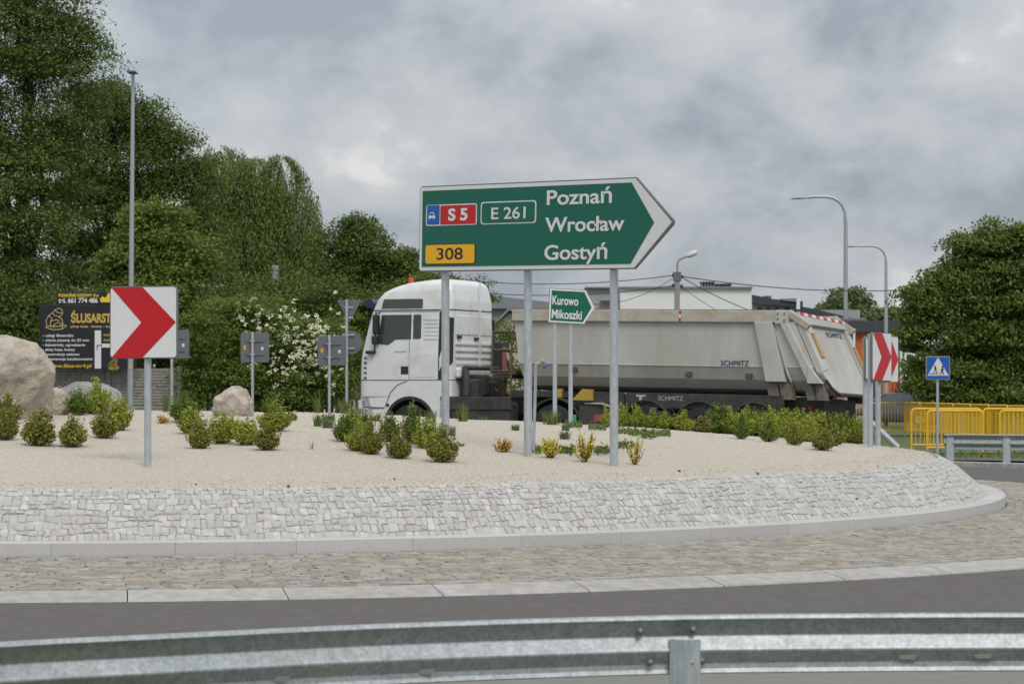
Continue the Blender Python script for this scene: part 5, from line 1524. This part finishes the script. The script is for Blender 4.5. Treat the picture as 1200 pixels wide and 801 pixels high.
for sg in (1, -1):
    rim = MB().box(((BF + BR) / 2 + .1, sg * 1.19, 2.99), (BF - BR - .12, .13, .26)).build('top_rim', M['rim'], tr_, bevel=.015)
    MB().box(((BF + BR) / 2 + .1, sg * 1.19, 3.128), (BF - BR - .12, .10, .022)).build('rim_edge', M['rust'], tr_)
    # front post, round-topped
    MB().prism([(BF, 3.1), (BF - .12, 3.1), (BF - .16, 2.85), (BF - .02, 2.82)], lambda a, b_, h: Vector((a, h, b_)), sg * 1.10, sg * 1.22).build('front_post', M['tipper'], tr_, fix=True, bevel=.01)
    # lower flank fold line
    MB().tube([(xfront(1.9), sg * 1.172, 1.90), (xrear(1.9), sg * 1.172, 1.90)], .012, 6).build('fold', M['tipper'], tr_)
    # slanted box pillars
    def pillar(xt0, xt1, xb0, xb1, zt_, zb_, prt, nm='pillar'):
        MB().prism([(xt0, zt_), (xt1, zt_), (xb1, zb_), (xb0, zb_)], lambda a, b_, h: Vector((a, h, b_)), sg * 1.16, sg * (1.17 + prt)).build(nm, M['tipper'], tr_, fix=True, bevel=.012)
    pillar(BR + .80, BR + .38, BR + .48, BR + .02, 2.87, 1.58, .11)
    MB().prism([(BR + .38, 2.85), (BR + .0, 1.75), (BR - .10, 1.58)], lambda a, b_, h: Vector((a, h, b_)), sg * 1.16, sg * 1.22).build('pillar_web', M['tipper'], tr_, fix=True)
    pillar(BR + .20, BR + .02, BR - .52, BR - .74, 2.87, 1.58, .10)
    MB().prism([(BR - .52, 1.95), (BR - .86, 1.56), (BR - .52, 1.56)], lambda a, b_, h: Vector((a, h, b_)), sg * 1.17, sg * 1.30).build('gusset', M['tipper'], tr_, fix=True)
    # hinge bracket at the top corner
    MB().box((BR + .16, sg * 1.21, 2.98), (.30, .12, .30)).build('hinge_plate', M['tipper'], tr_, bevel=.015)
    for dx, dz in ((.08, .07), (.24, .07), (.08, -.07), (.24, -.04)):
        MB().lathe([(.022, 0), (.022, .014), (.012, .016)], axis_m((BR + dx, sg * 1.27, 2.98 + dz), (0, sg, 0)), 8).build('hinge_bolt', M['bolt_dark'], tr_)
    MB().prism([(BR - .02, 3.14), (BR + .20, 3.08), (BR - .42, 2.72), (BR - .52, 2.82)], lambda a, b_, h: Vector((a, h, b_)), sg * 1.10, sg * 1.20).build('hinge_arm', M['rim'], tr_, fix=True, bevel=.015)
    # dark brackets under the pillars
    for x in (BR + .42, BR + .12, BR - .48, BR - .66):
        MB().prism([(x + .12, 1.58), (x - .16, 1.58), (x - .24, 1.2), (x + .0, 1.2)], lambda a, b_, h: Vector((a, h, b_)), sg * .95, sg * 1.16).build('bracket', M['bracket'], tr_, fix=True)
    for x, z in ((-.45, 1.78), (-3.35, 1.72), (BR + .95, 1.70)):
        MB().box((x, sg * 1.14, z), (.14, .1, .12)).build('hook', M['rusty'], tr_, bevel=.02)
    # small red and white stripe on the rim
    for dz, mm in ((.08, 'sred'), (0, 'swhite'), (-.08, 'sred')):
        MB().box((-3.15, sg * 1.257, 2.99 + dz), (.05, .006, .07)).build('stripe', M[mm], tr_)
# tailgate: plane leaning with the rear edge; q(y, t, out)
sl_ = Vector((-.90, 0, -1.80)).normalized(); nout = Vector((-1.80, 0, .90)).normalized()
def q(y, t, out_=0.0):
    z = 3.12 - t * 1.80
    return Vector((BR - .90 * t, y, z)) + nout * out_
def gate(poly, o0, o1, name, m, bev=0):
    return MB().prism(poly, lambda a, b_, h: q(a, b_, h), o0, o1).build(name, m, tr_, fix=True, bevel=bev)
# outline (y, t): top edge drops towards the far side as in the photograph
gout = [(1.16, .06), (-1.16, .115), (-1.18, .80), (-1.05, .93), (-.75, 1.0), (.70, 1.0), (.98, .93), (1.16, .74)]
gate(gout, .02, .08, 'tailgate', M['tipper'])
gate([(1.16, .05), (-1.16, .10), (-1.16, .21), (1.14, .19)], .08, .17, 'gate_top_beam', M['tipper'], .012)
gate([(1.16, .19), (.76, .19), (.76, .72), (1.14, .76)], .08, .16, 'gate_upright', M['tipper'], .01)
gate([(-.98, .20), (-1.17, .20), (-1.18, .78), (-1.0, .78)], .08, .16, 'gate_upright', M['tipper'], .01)
gate([(.98, .70), (1.16, .76), (.98, .93), (.70, 1.0), (-.75, 1.0), (-1.05, .93), (-1.18, .78), (-1.0, .76), (-.86, .84), (.80, .84)], .08, .14, 'gate_lower_beam', M['tipper'], .01)
MB().tube([q(1.10, .85, .12), q(.95, .97, .12), q(.7, 1.02, .12), (q(-.75, 1.02, .12)), q(-1.05, .96, .12)], .035, 8).build('gate_lip', M['mud'], tr_, smooth=50)
gate([(.96, .30), (.78, .30), (.78, .60), (.96, .60)], .162, .170, 'reflector', M['dullred'])
gate([(.935, .315), (.805, .315), (.805, .585), (.935, .585)], .170, .176, 'reflector_face', M['reflect_y'])
gate([(-.99, .42), (-1.15, .42), (-1.16, .72), (-1.0, .72)], .162, .170, 'reflector', M['dullred'])
gate([(-1.015, .435), (-1.125, .435), (-1.135, .705), (-1.025, .705)], .170, .175, 'reflector_face', M['reflect_y'])
for i in range(12):
    y0 = 1.12 - i * .19; tt = .052 + (.05) * (1.16 - y0) / 2.32
    gate([(y0, tt + .005), (y0 - .18, tt + .008), (y0 - .18, tt + .042), (y0, tt + .038)], .172, .178, 'marking_tape', M['sred'] if i % 2 == 0 else M['swhite'])
# lettering on the gate
Rg = Matrix((Vector((0, -1, 0)), nout * -1, sl_ * -1)).transposed()
def gtext(s, y, t, out_, height, width, m):
    o = link('lettering', text_mesh(s, m, height=height, width=width, bold=.0), tr_)
    o.matrix_local = Matrix.Translation(q(y, t, out_)) @ Rg.to_4x4()
    return o
gtext('SCHMITZ', -.02, .30, .094, .12, .80, M['navy'])
def ftext(s, x, z, y, height, width, m, bold=.0):
    o = link('lettering', text_mesh(s, m, height=height, width=width, bold=bold), tr_)
    o.location = (x, y, z); o.rotation_euler = (0, 0, PI)
    return o
ftext('SCHMITZ', BR + 1.62, 1.915, 1.186, .125, .68, M['navy'])
bpy.context.view_layer.update()
# rolled sheet on the far rim
MB().tube([(BF - .2, -1.16, 3.06), (BR - .75, -1.16, 3.04)], .055, 10).build('rolled_sheet', M['bolt_dark'], tr_, smooth=50)
# chassis
for sg in (1, -1):
    MB().box((-2.6, sg * .5, 1.10), (7.4, .12, .34)).build('chassis_rail', M['dirty'], tr_)
    MB().box((-3.75, sg * 1.14, 1.12), (3.9, .04, .34)).build('side_panel', M['dirty'], tr_, bevel=.01)
    MB().box((-1.35, sg * 1.12, 1.14), (.8, .05, .30)).build('side_panel', M['dirty'], tr_, bevel=.01)
    for i in range(3):
        x = -2.36 - i * 1.33
        wheel(tr_, x, sg * 1.22, sg, r=.50, wd=.36)
        mudguard(tr_, x, sg * .82, sg * 1.25, .64, .50, 8, 172)
    MB().box((-6.2, sg * .7, 1.02), (.1, .4, .07)).build('tail_light', M['redlens'], tr_, bevel=.01)
    MB().box((-1.6, sg * .85, .6), (.12, .12, .9)).build('landing_leg', M['dirty'], tr_)
    MB().tube([(-.75, sg * 1.15, 1.02), (-1.2, sg * 1.16, 1.02), (-1.7, sg * 1.16, .88)], .025, 6).build('hose_bracket', M['greyprint'], tr_)
MB().box((-6.15, 0, .80), (.12, 2.2, .14)).build('underrun_bar', M['dirty'], tr_)
MB().box((-1.5, 0, 1.0), (2.2, 1.9, .5)).build('gear_box', M['dirty'], tr_, bevel=.05)
MB().box((-4.8, 0, 1.05), (3.4, 1.6, .4)).build('axle_carrier', M['dirty'], tr_)
MB().box((.5, 0, 1.22), (1.6, 2.0, .14)).build('kingpin_plate', M['dirty'], tr_)
o = ftext('SCHMITZ', -2.62, 1.13, 1.163, .10, .62, M['greyprint'])
o = ftext('T', -2.06, 1.08, 1.163, .16, .24, M['greyprint'], .06)
# yellow wheel chock and its mate
MB().prism([(-.45, 1.08), (-.98, 1.08), (-.95, 1.33), (-.72, 1.34)], lambda a, b_, h: Vector((a, h, b_)), 1.10, 1.24).build('wheel_chock', M['chock'], tr_, fix=True, bevel=.01)
MB().box((-.02, 1.0, 1.24), (.12, .1, .20)).build('wheel_chock', M['chock'], tr_, bevel=.01)
# front platform, ladder and ram in front of the body
for z in (2.62, 2.2, 1.72):
    for y in (1.1, -.2):
        MB().tube([(BF + .05, y, z), (BF + .62, y, z)], .025, 6).build('platform_rail', M['rusty'], tr_)
    MB().tube([(BF + .62, 1.1, z), (BF + .62, -.9, z)], .025, 6).build('platform_rail', M['rusty'], tr_)
for x in (BF + .1, BF + .62):
    for y in (1.1, -.2):
        MB().tube([(x, y, 1.2 if x < BF + .3 else 1.66), (x, y, 2.64)], .025, 6).build('platform_post', M['rusty'], tr_)
MB().box((BF + .32, .1, 1.69), (.62, 2.0, .10)).build('platform', M['rusty'], tr_, bevel=.01)
me = MB().box((0, 0, 0), (.5, .03, .05)).mesh('platform_bar', M['dirty'])
for i in range(6):
    o = link('platform_bar', me, tr_); o.location = (BF + .33, 1.1 - i * .2, 1.60)
MB().tube([(BF + .2, 0, 1.0), (BF + .2, 0, 2.75)], .12, 12).build('lifting_ram', M['dirty'], tr_, smooth=40)
MB().tube([(BF + .6, .5, 1.6), (BF + .8, .45, 1.25), (BF + 1.1, .3, 1.4), (BF + 1.6, .2, 1.6)], .022, 6).build('air_line', M['dullred'], tr_, smooth=50)

# ================================================================== rocks
import bmesh
from mathutils import noise
def rock(label, uc, vb, wpx, hpx, D, seed, m='rock', group=None, ry=.9, nf=7):
    s_ = D / FPX
    x = (uc - 600) * s_
    gz = mound(x, D) if math.hypot(x - CX, D - CY) < RTOP else G(x, D)
    t = bpy.data.objects.new('boulder', None)
    bm = bmesh.new(); bmesh.ops.create_icosphere(bm, subdivisions=5, radius=1)
    zb_ = P(0, vb, D).z; H_ = hpx * s_
    for v in bm.verts:
        c = v.co.copy()
        n_ = noise.fractal(c * .9 + Vector((seed * 3.1, seed, 0)), 1.0, 2.0, 5) * .22
        # flatten into facets
        for k in range(nf):
            rr = random.Random(seed * 50 + k)
            d = Vector((rr.uniform(-1, 1), rr.uniform(-1, 1), rr.uniform(-.6, 1))).normalized()
            e_ = c.dot(d) - rr.uniform(.68, .86)
            if e_ > 0: c -= d * e_ * .85
        c *= 1 + n_ + .02 * noise.noise(v.co * 9 + Vector((seed, 0, 0)))
        v.co = Vector((c.x * wpx * s_ * .56, c.y * wpx * s_ * .56 * ry, c.z * H_ * .58))
    zmin = 0
    bm.transform(Matrix.Translation(Vector((0, 0, H_ * .44))))
    me = bpy.data.meshes.new('boulder'); bm.to_mesh(me); bm.free(); me.materials.append(M[m])
    me.polygons.foreach_set('use_smooth', [True] * len(me.polygons))
    o = bpy.data.objects.new('boulder', me); COL.objects.link(o)
    o.location = (x, D, zb_)
    bpy.data.objects.remove(t)
    return tag(o, label, 'boulder', group)
rock('huge smooth beige boulder cut off by the left edge of the photo', -26, 492, 168, 104, 36.5, 3, ry=.8, nf=4)
rock('grey speckled boulder right behind the tall box bushes left of the chevron', 103, 492, 68, 46, 38.5, 8, 'rock_grey')
rock('small tan boulder wedged between the huge boulder and the grey one', 66, 490, 30, 36, 37.8, 5)
rock('blocky tan boulder on the gravel between two groups of bushes', 271.5, 490, 46, 37, 37.2, 12)

# ================================================================== planting on the gravel
def bush_meshes(kind, m, nvar, h=1.0):
    out_ = []
    for k in range(nvar):
        rng = np.random.default_rng(100 + hash(kind) % 1 + k * 7 + len(kind))
        rnd = random.Random(k * 13 + len(kind))
        # unit bush: about 1 wide, 1 tall, made of upright sprigs
        C = []; O = []; st = MB()
        nspr = 46
        for i in range(nspr):
            a = rnd.uniform(0, 2 * PI); el = rnd.uniform(.12, 1.0) ** .7 * PI / 2
            R = rnd.uniform(.34, .60)
            tip = Vector((math.cos(a) * math.cos(el) * R, math.sin(a) * math.cos(el) * R, .28 + math.sin(el) * rnd.uniform(.34, .82)))
            base = Vector((tip.x * .25, tip.y * .25, 0))
            if i % 3 == 0: st.tube([base, base.lerp(tip, .5) + Vector((tip.x * .15, tip.y * .15, 0)), tip * .96], [.014, .010, .004], 4)
            L_ = (tip - base)
            nn = 30
            for j in range(nn):
                s = .30 + .70 * j / nn
                p = base + L_ * s + Vector((tip.x, tip.y, 0)) * .12 * math.sin(s * PI)
                rad = .085 * (1 - .55 * s)
                dv = rng.normal(size=3); dv /= np.linalg.norm(dv)
                C.append(np.array(p) + dv * rad); O.append(dv * .5 + np.array([L_.x, L_.y, L_.z]) * .4)
        for i in range(1300):
            dv = rng.normal(size=3); dv /= np.linalg.norm(dv)
            r = rng.uniform(.5, 1)
            C.append(np.array([dv[0] * .41 * r, dv[1] * .41 * r, .33 + dv[2] * .32 * r])); O.append(dv)
        C = np.array(C); O = np.array(O); kk = C[:, 2] > .01
        V_, F_ = leaves(C[kk], O[kk], .085, .05, rng, up=.5, rand=.8, droop=-.6)
        fm = fastmesh('foliage', V_, F_, m)
        out_.append((fm, st.mesh('stem', M['twig'])))
    return out_
BU = {'g': bush_meshes('green', M['box_green'], 4), 'y': bush_meshes('yellowy', M['box_yel'], 4), 'b': bush_meshes('brownish', M['box_brown'], 4)}
rb = random.Random(4)
def bush(label, u, vb, wpx, hpx, kind, group='clipped box bushes planted on the gravel', var=None):
    p = hit(u, vb); s_ = p.y / FPX
    t = thing('box_bush', label, 'bush', p, rb.uniform(0, 6.28), group)
    fm, sm_ = rb.choice(BU[kind])
    if kind == 'g' and rb.random() < .35: fm, sm_ = rb.choice(BU['y'])
    W_, H_ = wpx * s_ * 1.34, hpx * s_ * 1.16
    f = link('foliage', fm, t); f.scale = (W_ * rb.uniform(.88, 1.12), W_ * rb.uniform(.88, 1.12), H_); f.rotation_euler = (rb.uniform(-.12, .12), rb.uniform(-.12, .12), 0)
    s2 = link('stem', sm_, t); s2.scale = (W_, W_, H_)
    return t
bl_ = [
 ('tallest dark green bush in front of the huge boulder', 50, 482, 29, 41, 'g'),
 ('round green bush at the foot of the huge boulder, left of the tallest one', 21, 484, 32, 30, 'g'),
 ('yellow-green bush at the left edge, behind the leftmost front one', 8, 497, 30, 32, 'b'),
 ('leftmost front bush, cut by the left edge of the photo', 6, 516, 30, 32, 'b'),
 ('wide bronze-green bush, second from the left in the front row', 43, 523, 38, 39, 'b'),
 ('small bronze-green bush, nearest one left of the chevron post', 86, 524, 31, 34, 'b'),
 ('green bush just right of the small tan boulder', 92, 487, 29, 29, 'g'),
 ('tall green bush in front of the grey speckled boulder', 117, 486, 27, 39, 'g'),
 ('bright green bush nearest to the left of the chevron post', 137, 505, 33, 36, 'y'),
 ('bronze bush overlapping the bright green one left of the chevron post', 124, 514, 31, 33, 'b'),
 ('dark green bush at the back, first right of the chevron post', 215, 495, 34, 31, 'g'),
 ('yellow-green bush in front of the dark one, right of the chevron post', 223, 509, 31, 29, 'y'),
 ('bronze bush in the front row directly below the blocky boulder\'s left side', 236, 526, 29, 31, 'b'),
 ('wide yellow-green bush directly in front of the blocky boulder', 259, 520, 33, 34, 'y'),
 ('green bush squeezed between two yellow-green ones below the boulder', 273, 514, 24, 26, 'g'),
 ('yellow-green bush at the right foot of the blocky boulder', 291, 522, 30, 30, 'y'),
 ('bronze bush, front one of the stack right of the blocky boulder', 313, 528, 28, 30, 'b'),
 ('wide yellow-green bush, middle of the stack right of the blocky boulder', 323, 506, 34, 32, 'y'),
 ('dark green bush, rearmost of the stack right of the blocky boulder', 319, 487, 24, 22, 'g'),
 ('dark green bush behind the group below the cab\'s front wheel', 427, 508, 24, 26, 'g'),
 ('green bush, leftmost of the group below the front of the cab', 403, 518, 27, 30, 'g'),
 ('green bush behind the leftmost one below the front of the cab', 412, 511, 28, 28, 'y'),
 ('yellow-green bush in the middle of the group below the cab\'s bumper', 418, 529, 28, 29, 'y'),
 ('bronze bush at the right front of the group below the cab\'s bumper', 436, 533, 28, 35, 'b'),
 ('small dark green bush below the cab\'s front wheel', 457, 518, 23, 31, 'g'),
 ('small rust-tinged bush lying in front below the cab\'s front wheel', 467, 538, 26, 28, 'b'),
 ('slender tall green bush left of the first sign post', 482, 521, 26, 43, 'g'),
 ('wide dark green bush at the foot of the first sign post', 501, 526, 35, 33, 'g'),
 ('large bronze bush in front of the first sign post', 517, 542, 35, 38, 'b'),
 # right bed
 ('slim green bush hugging the left side of the right sign post', 712, 501, 13, 24, 'y'),
 ('single upright green bush just right of the right sign post', 731, 500, 17, 26, 'y'),
 ('green bush, first of the low hedge-like row below the trailer wheels', 748, 499, 20, 24, 'y'),
 ('green bush under the first trailer mudguard', 763, 499, 21, 21, 'y'),
 ('yellow-tipped green bush between the first and second trailer wheels', 781, 497, 20, 19, 'y'),
 ('tall green bush just left of the second trailer wheel', 799, 496, 24, 22, 'y'),
 ('yellowish bush below the second trailer wheel', 822, 495, 24, 18, 'b'),
 ('large green bush at the front left corner of the right bed', 837, 508, 27, 31, 'g'),
 ('narrow green bush in the front row, right of the corner bush', 869, 515, 20, 27, 'g'),
 ('bluish green bush set back between two front row bushes', 885, 509, 18, 22, 'g'),
 ('round green bush in the front row below the rear pillars of the tipper', 900, 518, 23, 23, 'g'),
 ('bronze-green bush in the front row below the tailgate corner', 931, 522, 20, 23, 'b'),
 ('green bush just behind the bronze round one in the right bed', 946, 517, 22, 24, 'y'),
 ('low round bronze bush, frontmost of the right bed', 964, 528, 25, 23, 'b'),
 ('bronze-green bush right of the frontmost round one', 978, 523, 22, 24, 'b'),
 ('green bush left of the chevron trio posts', 993, 519, 22, 24, 'y'),
 ('tall green bush at the foot of the chevron trio', 1009, 517, 22, 29, 'y'),
 ('tall green bush at the back end of the right bed, left of the trio', 992, 502, 24, 30, 'g'),
]
for b_ in bl_: bush(*b_)
k = 0
for (v, u0, u1, st_) in ((500, 858, 1000, 15), (507, 856, 1004, 16), (512, 915, 1002, 17), (494, 842, 985, 15), (505, 846, 935, 15), (516, 925, 1004, 17), (511, 880, 945, 19)):
    u = u0
    while u < u1:
        bush('one of the crowded yellow-green bushes filling the middle of the right bed', u + rb.uniform(-3, 3), v + rb.uniform(-2, 2), rb.uniform(21, 27), rb.uniform(22, 31), rb.choice('yyyyg'), 'crowded bushes filling the right bed')
        u += st_
# golden shrubs: sparse twigs with yellow leaves
def golden(label, u, vb, wpx, hpx, n, m, seed, nl=10):
    p = hit(u, vb); s_ = p.y / FPX; rng = np.random.default_rng(seed); rnd = random.Random(seed)
    t = thing('golden_shrub', label, 'shrub', p, 0, 'golden leaved young shrubs')
    st = MB(); C = []
    for i in range(n):
        a = rnd.uniform(0, 6.28); e_ = Vector((math.cos(a) * rnd.uniform(.1, .5) * wpx * s_, math.sin(a) * rnd.uniform(.1, .4) * wpx * s_, hpx * s_ * rnd.uniform(.45, 1.0)))
        md = e_ * .5 + Vector((e_.x * .2, e_.y * .2, 0))
        st.tube([(0, 0, -.02), md, e_], [.005, .004, .002], 4)
        for j in range(nl):
            s = rnd.uniform(.25, 1); q_ = md * (s * 2) if s < .5 else md.lerp(e_, s * 2 - 1)
            C.append(np.array(q_) + rng.normal(size=3) * .014)
    st.build('stem', M['twig'], t)
    C = np.array(C); V_, F_ = leaves(C, np.zeros_like(C), .034, .022, rng, up=.5)
    link('foliage', fastmesh('foliage', V_, F_, m), t)
golden('low spreading orange-yellow shrub between the first and middle sign posts', 588, 530, 30, 17, 26, M['orange_leaf'], 1, 12)
golden('dense round yellow shrub right beside the standpipe', 644, 537, 28, 25, 34, M['spirea'], 2, 13)
golden('tall golden shrub left of the right sign post', 685, 542, 30, 37, 30, M['spirea'], 3, 13)
golden('sparse twiggy golden shrub right of the right sign post', 744, 545, 30, 36, 17, M['spirea'], 4, 10)
golden('little orange-leaved shrub on the gravel behind the chevron post', 190, 497, 14, 9, 12, M['orange_leaf'], 5, 8)
# grass tufts and weeds
def tuft(label, u, vb, wpx, hpx, n, m, seed, name='grass_tuft', wd=.007, group='grass tufts on the gravel'):
    p = hit(u, vb); s_ = p.y / FPX; rnd = random.Random(seed); g = MB()
    for i in range(n):
        a = rnd.uniform(0, 6.28); r = rnd.random() ** .6 * wpx * s_ * .28
        b0 = Vector((r * math.cos(a), r * math.sin(a), 0)); hh_ = hpx * s_ * rnd.uniform(.5, 1.05)
        ln = Vector((math.cos(a + rnd.uniform(-.6, .6)), math.sin(a + rnd.uniform(-.6, .6)), 0)) * wpx * s_ * rnd.uniform(.05, .3)
        sd = Vector((-ln.y, ln.x, 0)).normalized() * wd * .5
        m1 = b0 + ln * .35 + Vector((0, 0, hh_ * .65)); e_ = b0 + ln * 1.1 + Vector((0, 0, hh_))
        g.add([b0 - sd, b0 + sd, m1 + sd * .8, m1 - sd * .8, e_], [(0, 1, 2, 3), (3, 2, 4)])
    o = g.build(name, m); o.location = p
    return tag(o, label, 'grass', group)
tl = [
 ('tall thin grass growing between the two left boulders and the chevron', 112, 478, 26, 40, 60, 'blade', .006),
 ('wispy grass behind the bright green bush left of the chevron post', 145, 492, 22, 40, 50, 'blade', .006),
 ('dry upright grass right behind the chevron post', 194, 483, 16, 30, 60, 'blade', .007),
 ('low green weeds right of the stacked bushes by the boulder', 342, 493, 17, 11, 60, 'blade', .008),
 ('small green weed patch left of the second square sign post', 372, 500, 15, 16, 90, 'blade2', .010),
 ('dark spiky tuft below the inverted triangle sign', 384, 502, 24, 17, 140, 'blue_blade', .006),
 ('flowering weeds at the foot of the second square sign post', 372, 484, 16, 22, 60, 'blade', .009),
 ('wide green weed clump below the truck bumper', 402, 484, 30, 18, 120, 'blade', .010),
 ('dark low tuft below the cab step', 440, 494, 28, 12, 120, 'blade2', .007),
 ('spreading yellowish grass behind the first sign post', 543, 494, 24, 24, 90, 'blade', .008),
 ('flat dark tuft right of the spreading yellowish grass', 566, 492, 20, 6, 90, 'blue_blade', .006),
 ('spiky tuft left of the first sign post near the cab wheel', 505, 496, 22, 18, 90, 'blade', .007),
 ('dark spiky tuft right of the first sign post', 530, 511, 14, 14, 90, 'blue_blade', .006),
 ('dark spiky tuft on bare gravel left of the middle sign post', 604, 505, 18, 9, 110, 'blue_blade', .006),
 ('yellow-green weeds at the foot of the small arrow sign', 646, 498, 36, 20, 110, 'blade', .009),
 ('dark tuft right below the small arrow sign', 663, 505, 16, 11, 110, 'blue_blade', .006),
 ('larger dark tuft in front, below the small arrow sign', 662, 515, 21, 12, 150, 'blue_blade', .006),
 ('tiny weed sprout on the bare gravel below the second square sign', 365, 527, 8, 14, 12, 'blade', .006),
 ('thin grass sprout at the foot of the large bronze bush', 541, 523, 18, 5, 40, 'blade', .006),
]
for i, (lb, u, v, w1_, h1_, n_, m_n, wd) in enumerate(tl): tuft(lb, u, v, w1_, h1_, n_, M[m_n], 60 + i, wd=wd)
def creeper(label, spots, seed):
    rng = np.random.default_rng(seed); C = []
    for (u, v, wpx) in spots:
        for i in range(int(wpx * 16)):
            q_ = hit(u + rng.uniform(-1, 1) * wpx * .5, v + rng.normal() * 1.4)
            C.append((q_.x, q_.y + rng.normal() * .12, q_.z + .01 + abs(rng.normal()) * .025))
    C = np.array(C); V_, F_ = leaves(C, np.zeros_like(C), .04, .026, rng, up=1.2)
    return tag(link('creeping_weed', fastmesh('creeping_weed', V_, F_, M['blade2'])), label, 'weeds', 'creeping weeds on the gravel')
creeper('long flat patch of creeping weeds right of the right sign post', [(748, 509, 22), (772, 510, 26), (760, 512, 16)], 1)
creeper('thin line of creeping weeds behind the right sign post', [(672, 500, 20), (700, 503, 20), (728, 507, 18)], 2)
creeper('flat weeds around the golden shrubs', [(628, 529, 14), (664, 530, 20), (705, 530, 18), (732, 524, 22)], 3)
creeper('flat weeds beyond the boulder near the sign backs', [(210, 487, 20), (385, 492, 14), (342, 492, 10)], 4)
# coloured toys / blossoms beside the boulder
p = hit(60, 484)
g = MB()
for dx, mm in ((0, 0), (.07, 1), (.34, 1)):
    g.cur = mm
    for i in range(5):
        a = i * 1.256; g.tube([(dx + .022 * math.cos(a), -.02, .03 + .022 * math.sin(a)), (dx + .026 * math.cos(a), .0, .03 + .024 * math.sin(a))], .016, 6)
o = g.build('flowers', [mat('petal_pink', (.5, .02, .12), .5), mat('petal_orange', (.7, .16, .03), .5)]); o.location = p
tag(o, 'pink and orange blossoms on the gravel by the huge boulder', 'flowers'); o['kind'] = 'stuff'
MB_ = MB().box((0, 0, .07), (.11, .08, .14)); p = hit(671, 494)
o = MB_.build('valve_box', M['green_box'], bevel=.01); o.location = p
tag(o, 'little green plastic box at the foot of the small arrow sign', 'box')
# dark litter stones on the lower gravel edge
for i, (u, v, r) in enumerate(((338, 567, .018), (230, 570, .012), (462, 562, .014), (796, 553, .02), (888, 562, .02), (1004, 568, .015))):
    p = hit(u, v) if v < 566 else Vector(((u - 600) * 28.6 / FPX, 28.6, mound((u - 600) * 28.6 / FPX, 28.6)))
    m_ = MB().lathe([(r * .6, 0), (r, r * .4), (r * .8, r), (r * .3, r * 1.3)], Matrix.Translation(Vector((0, 0, 0))), 7).build('dark_stone', M['bolt_dark'], smooth=60)
    m_.location = p; tag(m_, 'small dark stone on the gravel, ' + ['between chevron post and first sign post', 'just right of the chevron post', 'below the cab wheel', 'right of the right sign post', 'in front of the right bed', 'at the right near the paved bank'][i], 'stone', 'dark stones on the gravel')
# short grass on the verges that show beyond the road
rng = np.random.default_rng(8)
n = 9000
X = rng.uniform(7.5, 19, n); Y = rng.uniform(59.2, 77, n)
C = np.stack([X, Y, np.array([G(a, b_) for a, b_ in zip(X, Y)]) + .02], 1)
V_, F_ = leaves(C, np.zeros_like(C), .14, .03, rng, up=.0, droop=-4)
tag(link('verge_grass', fastmesh('verge_grass', V_, F_, M['blade'])), 'short grass of the verge beyond the road', 'grass', kind='stuff')
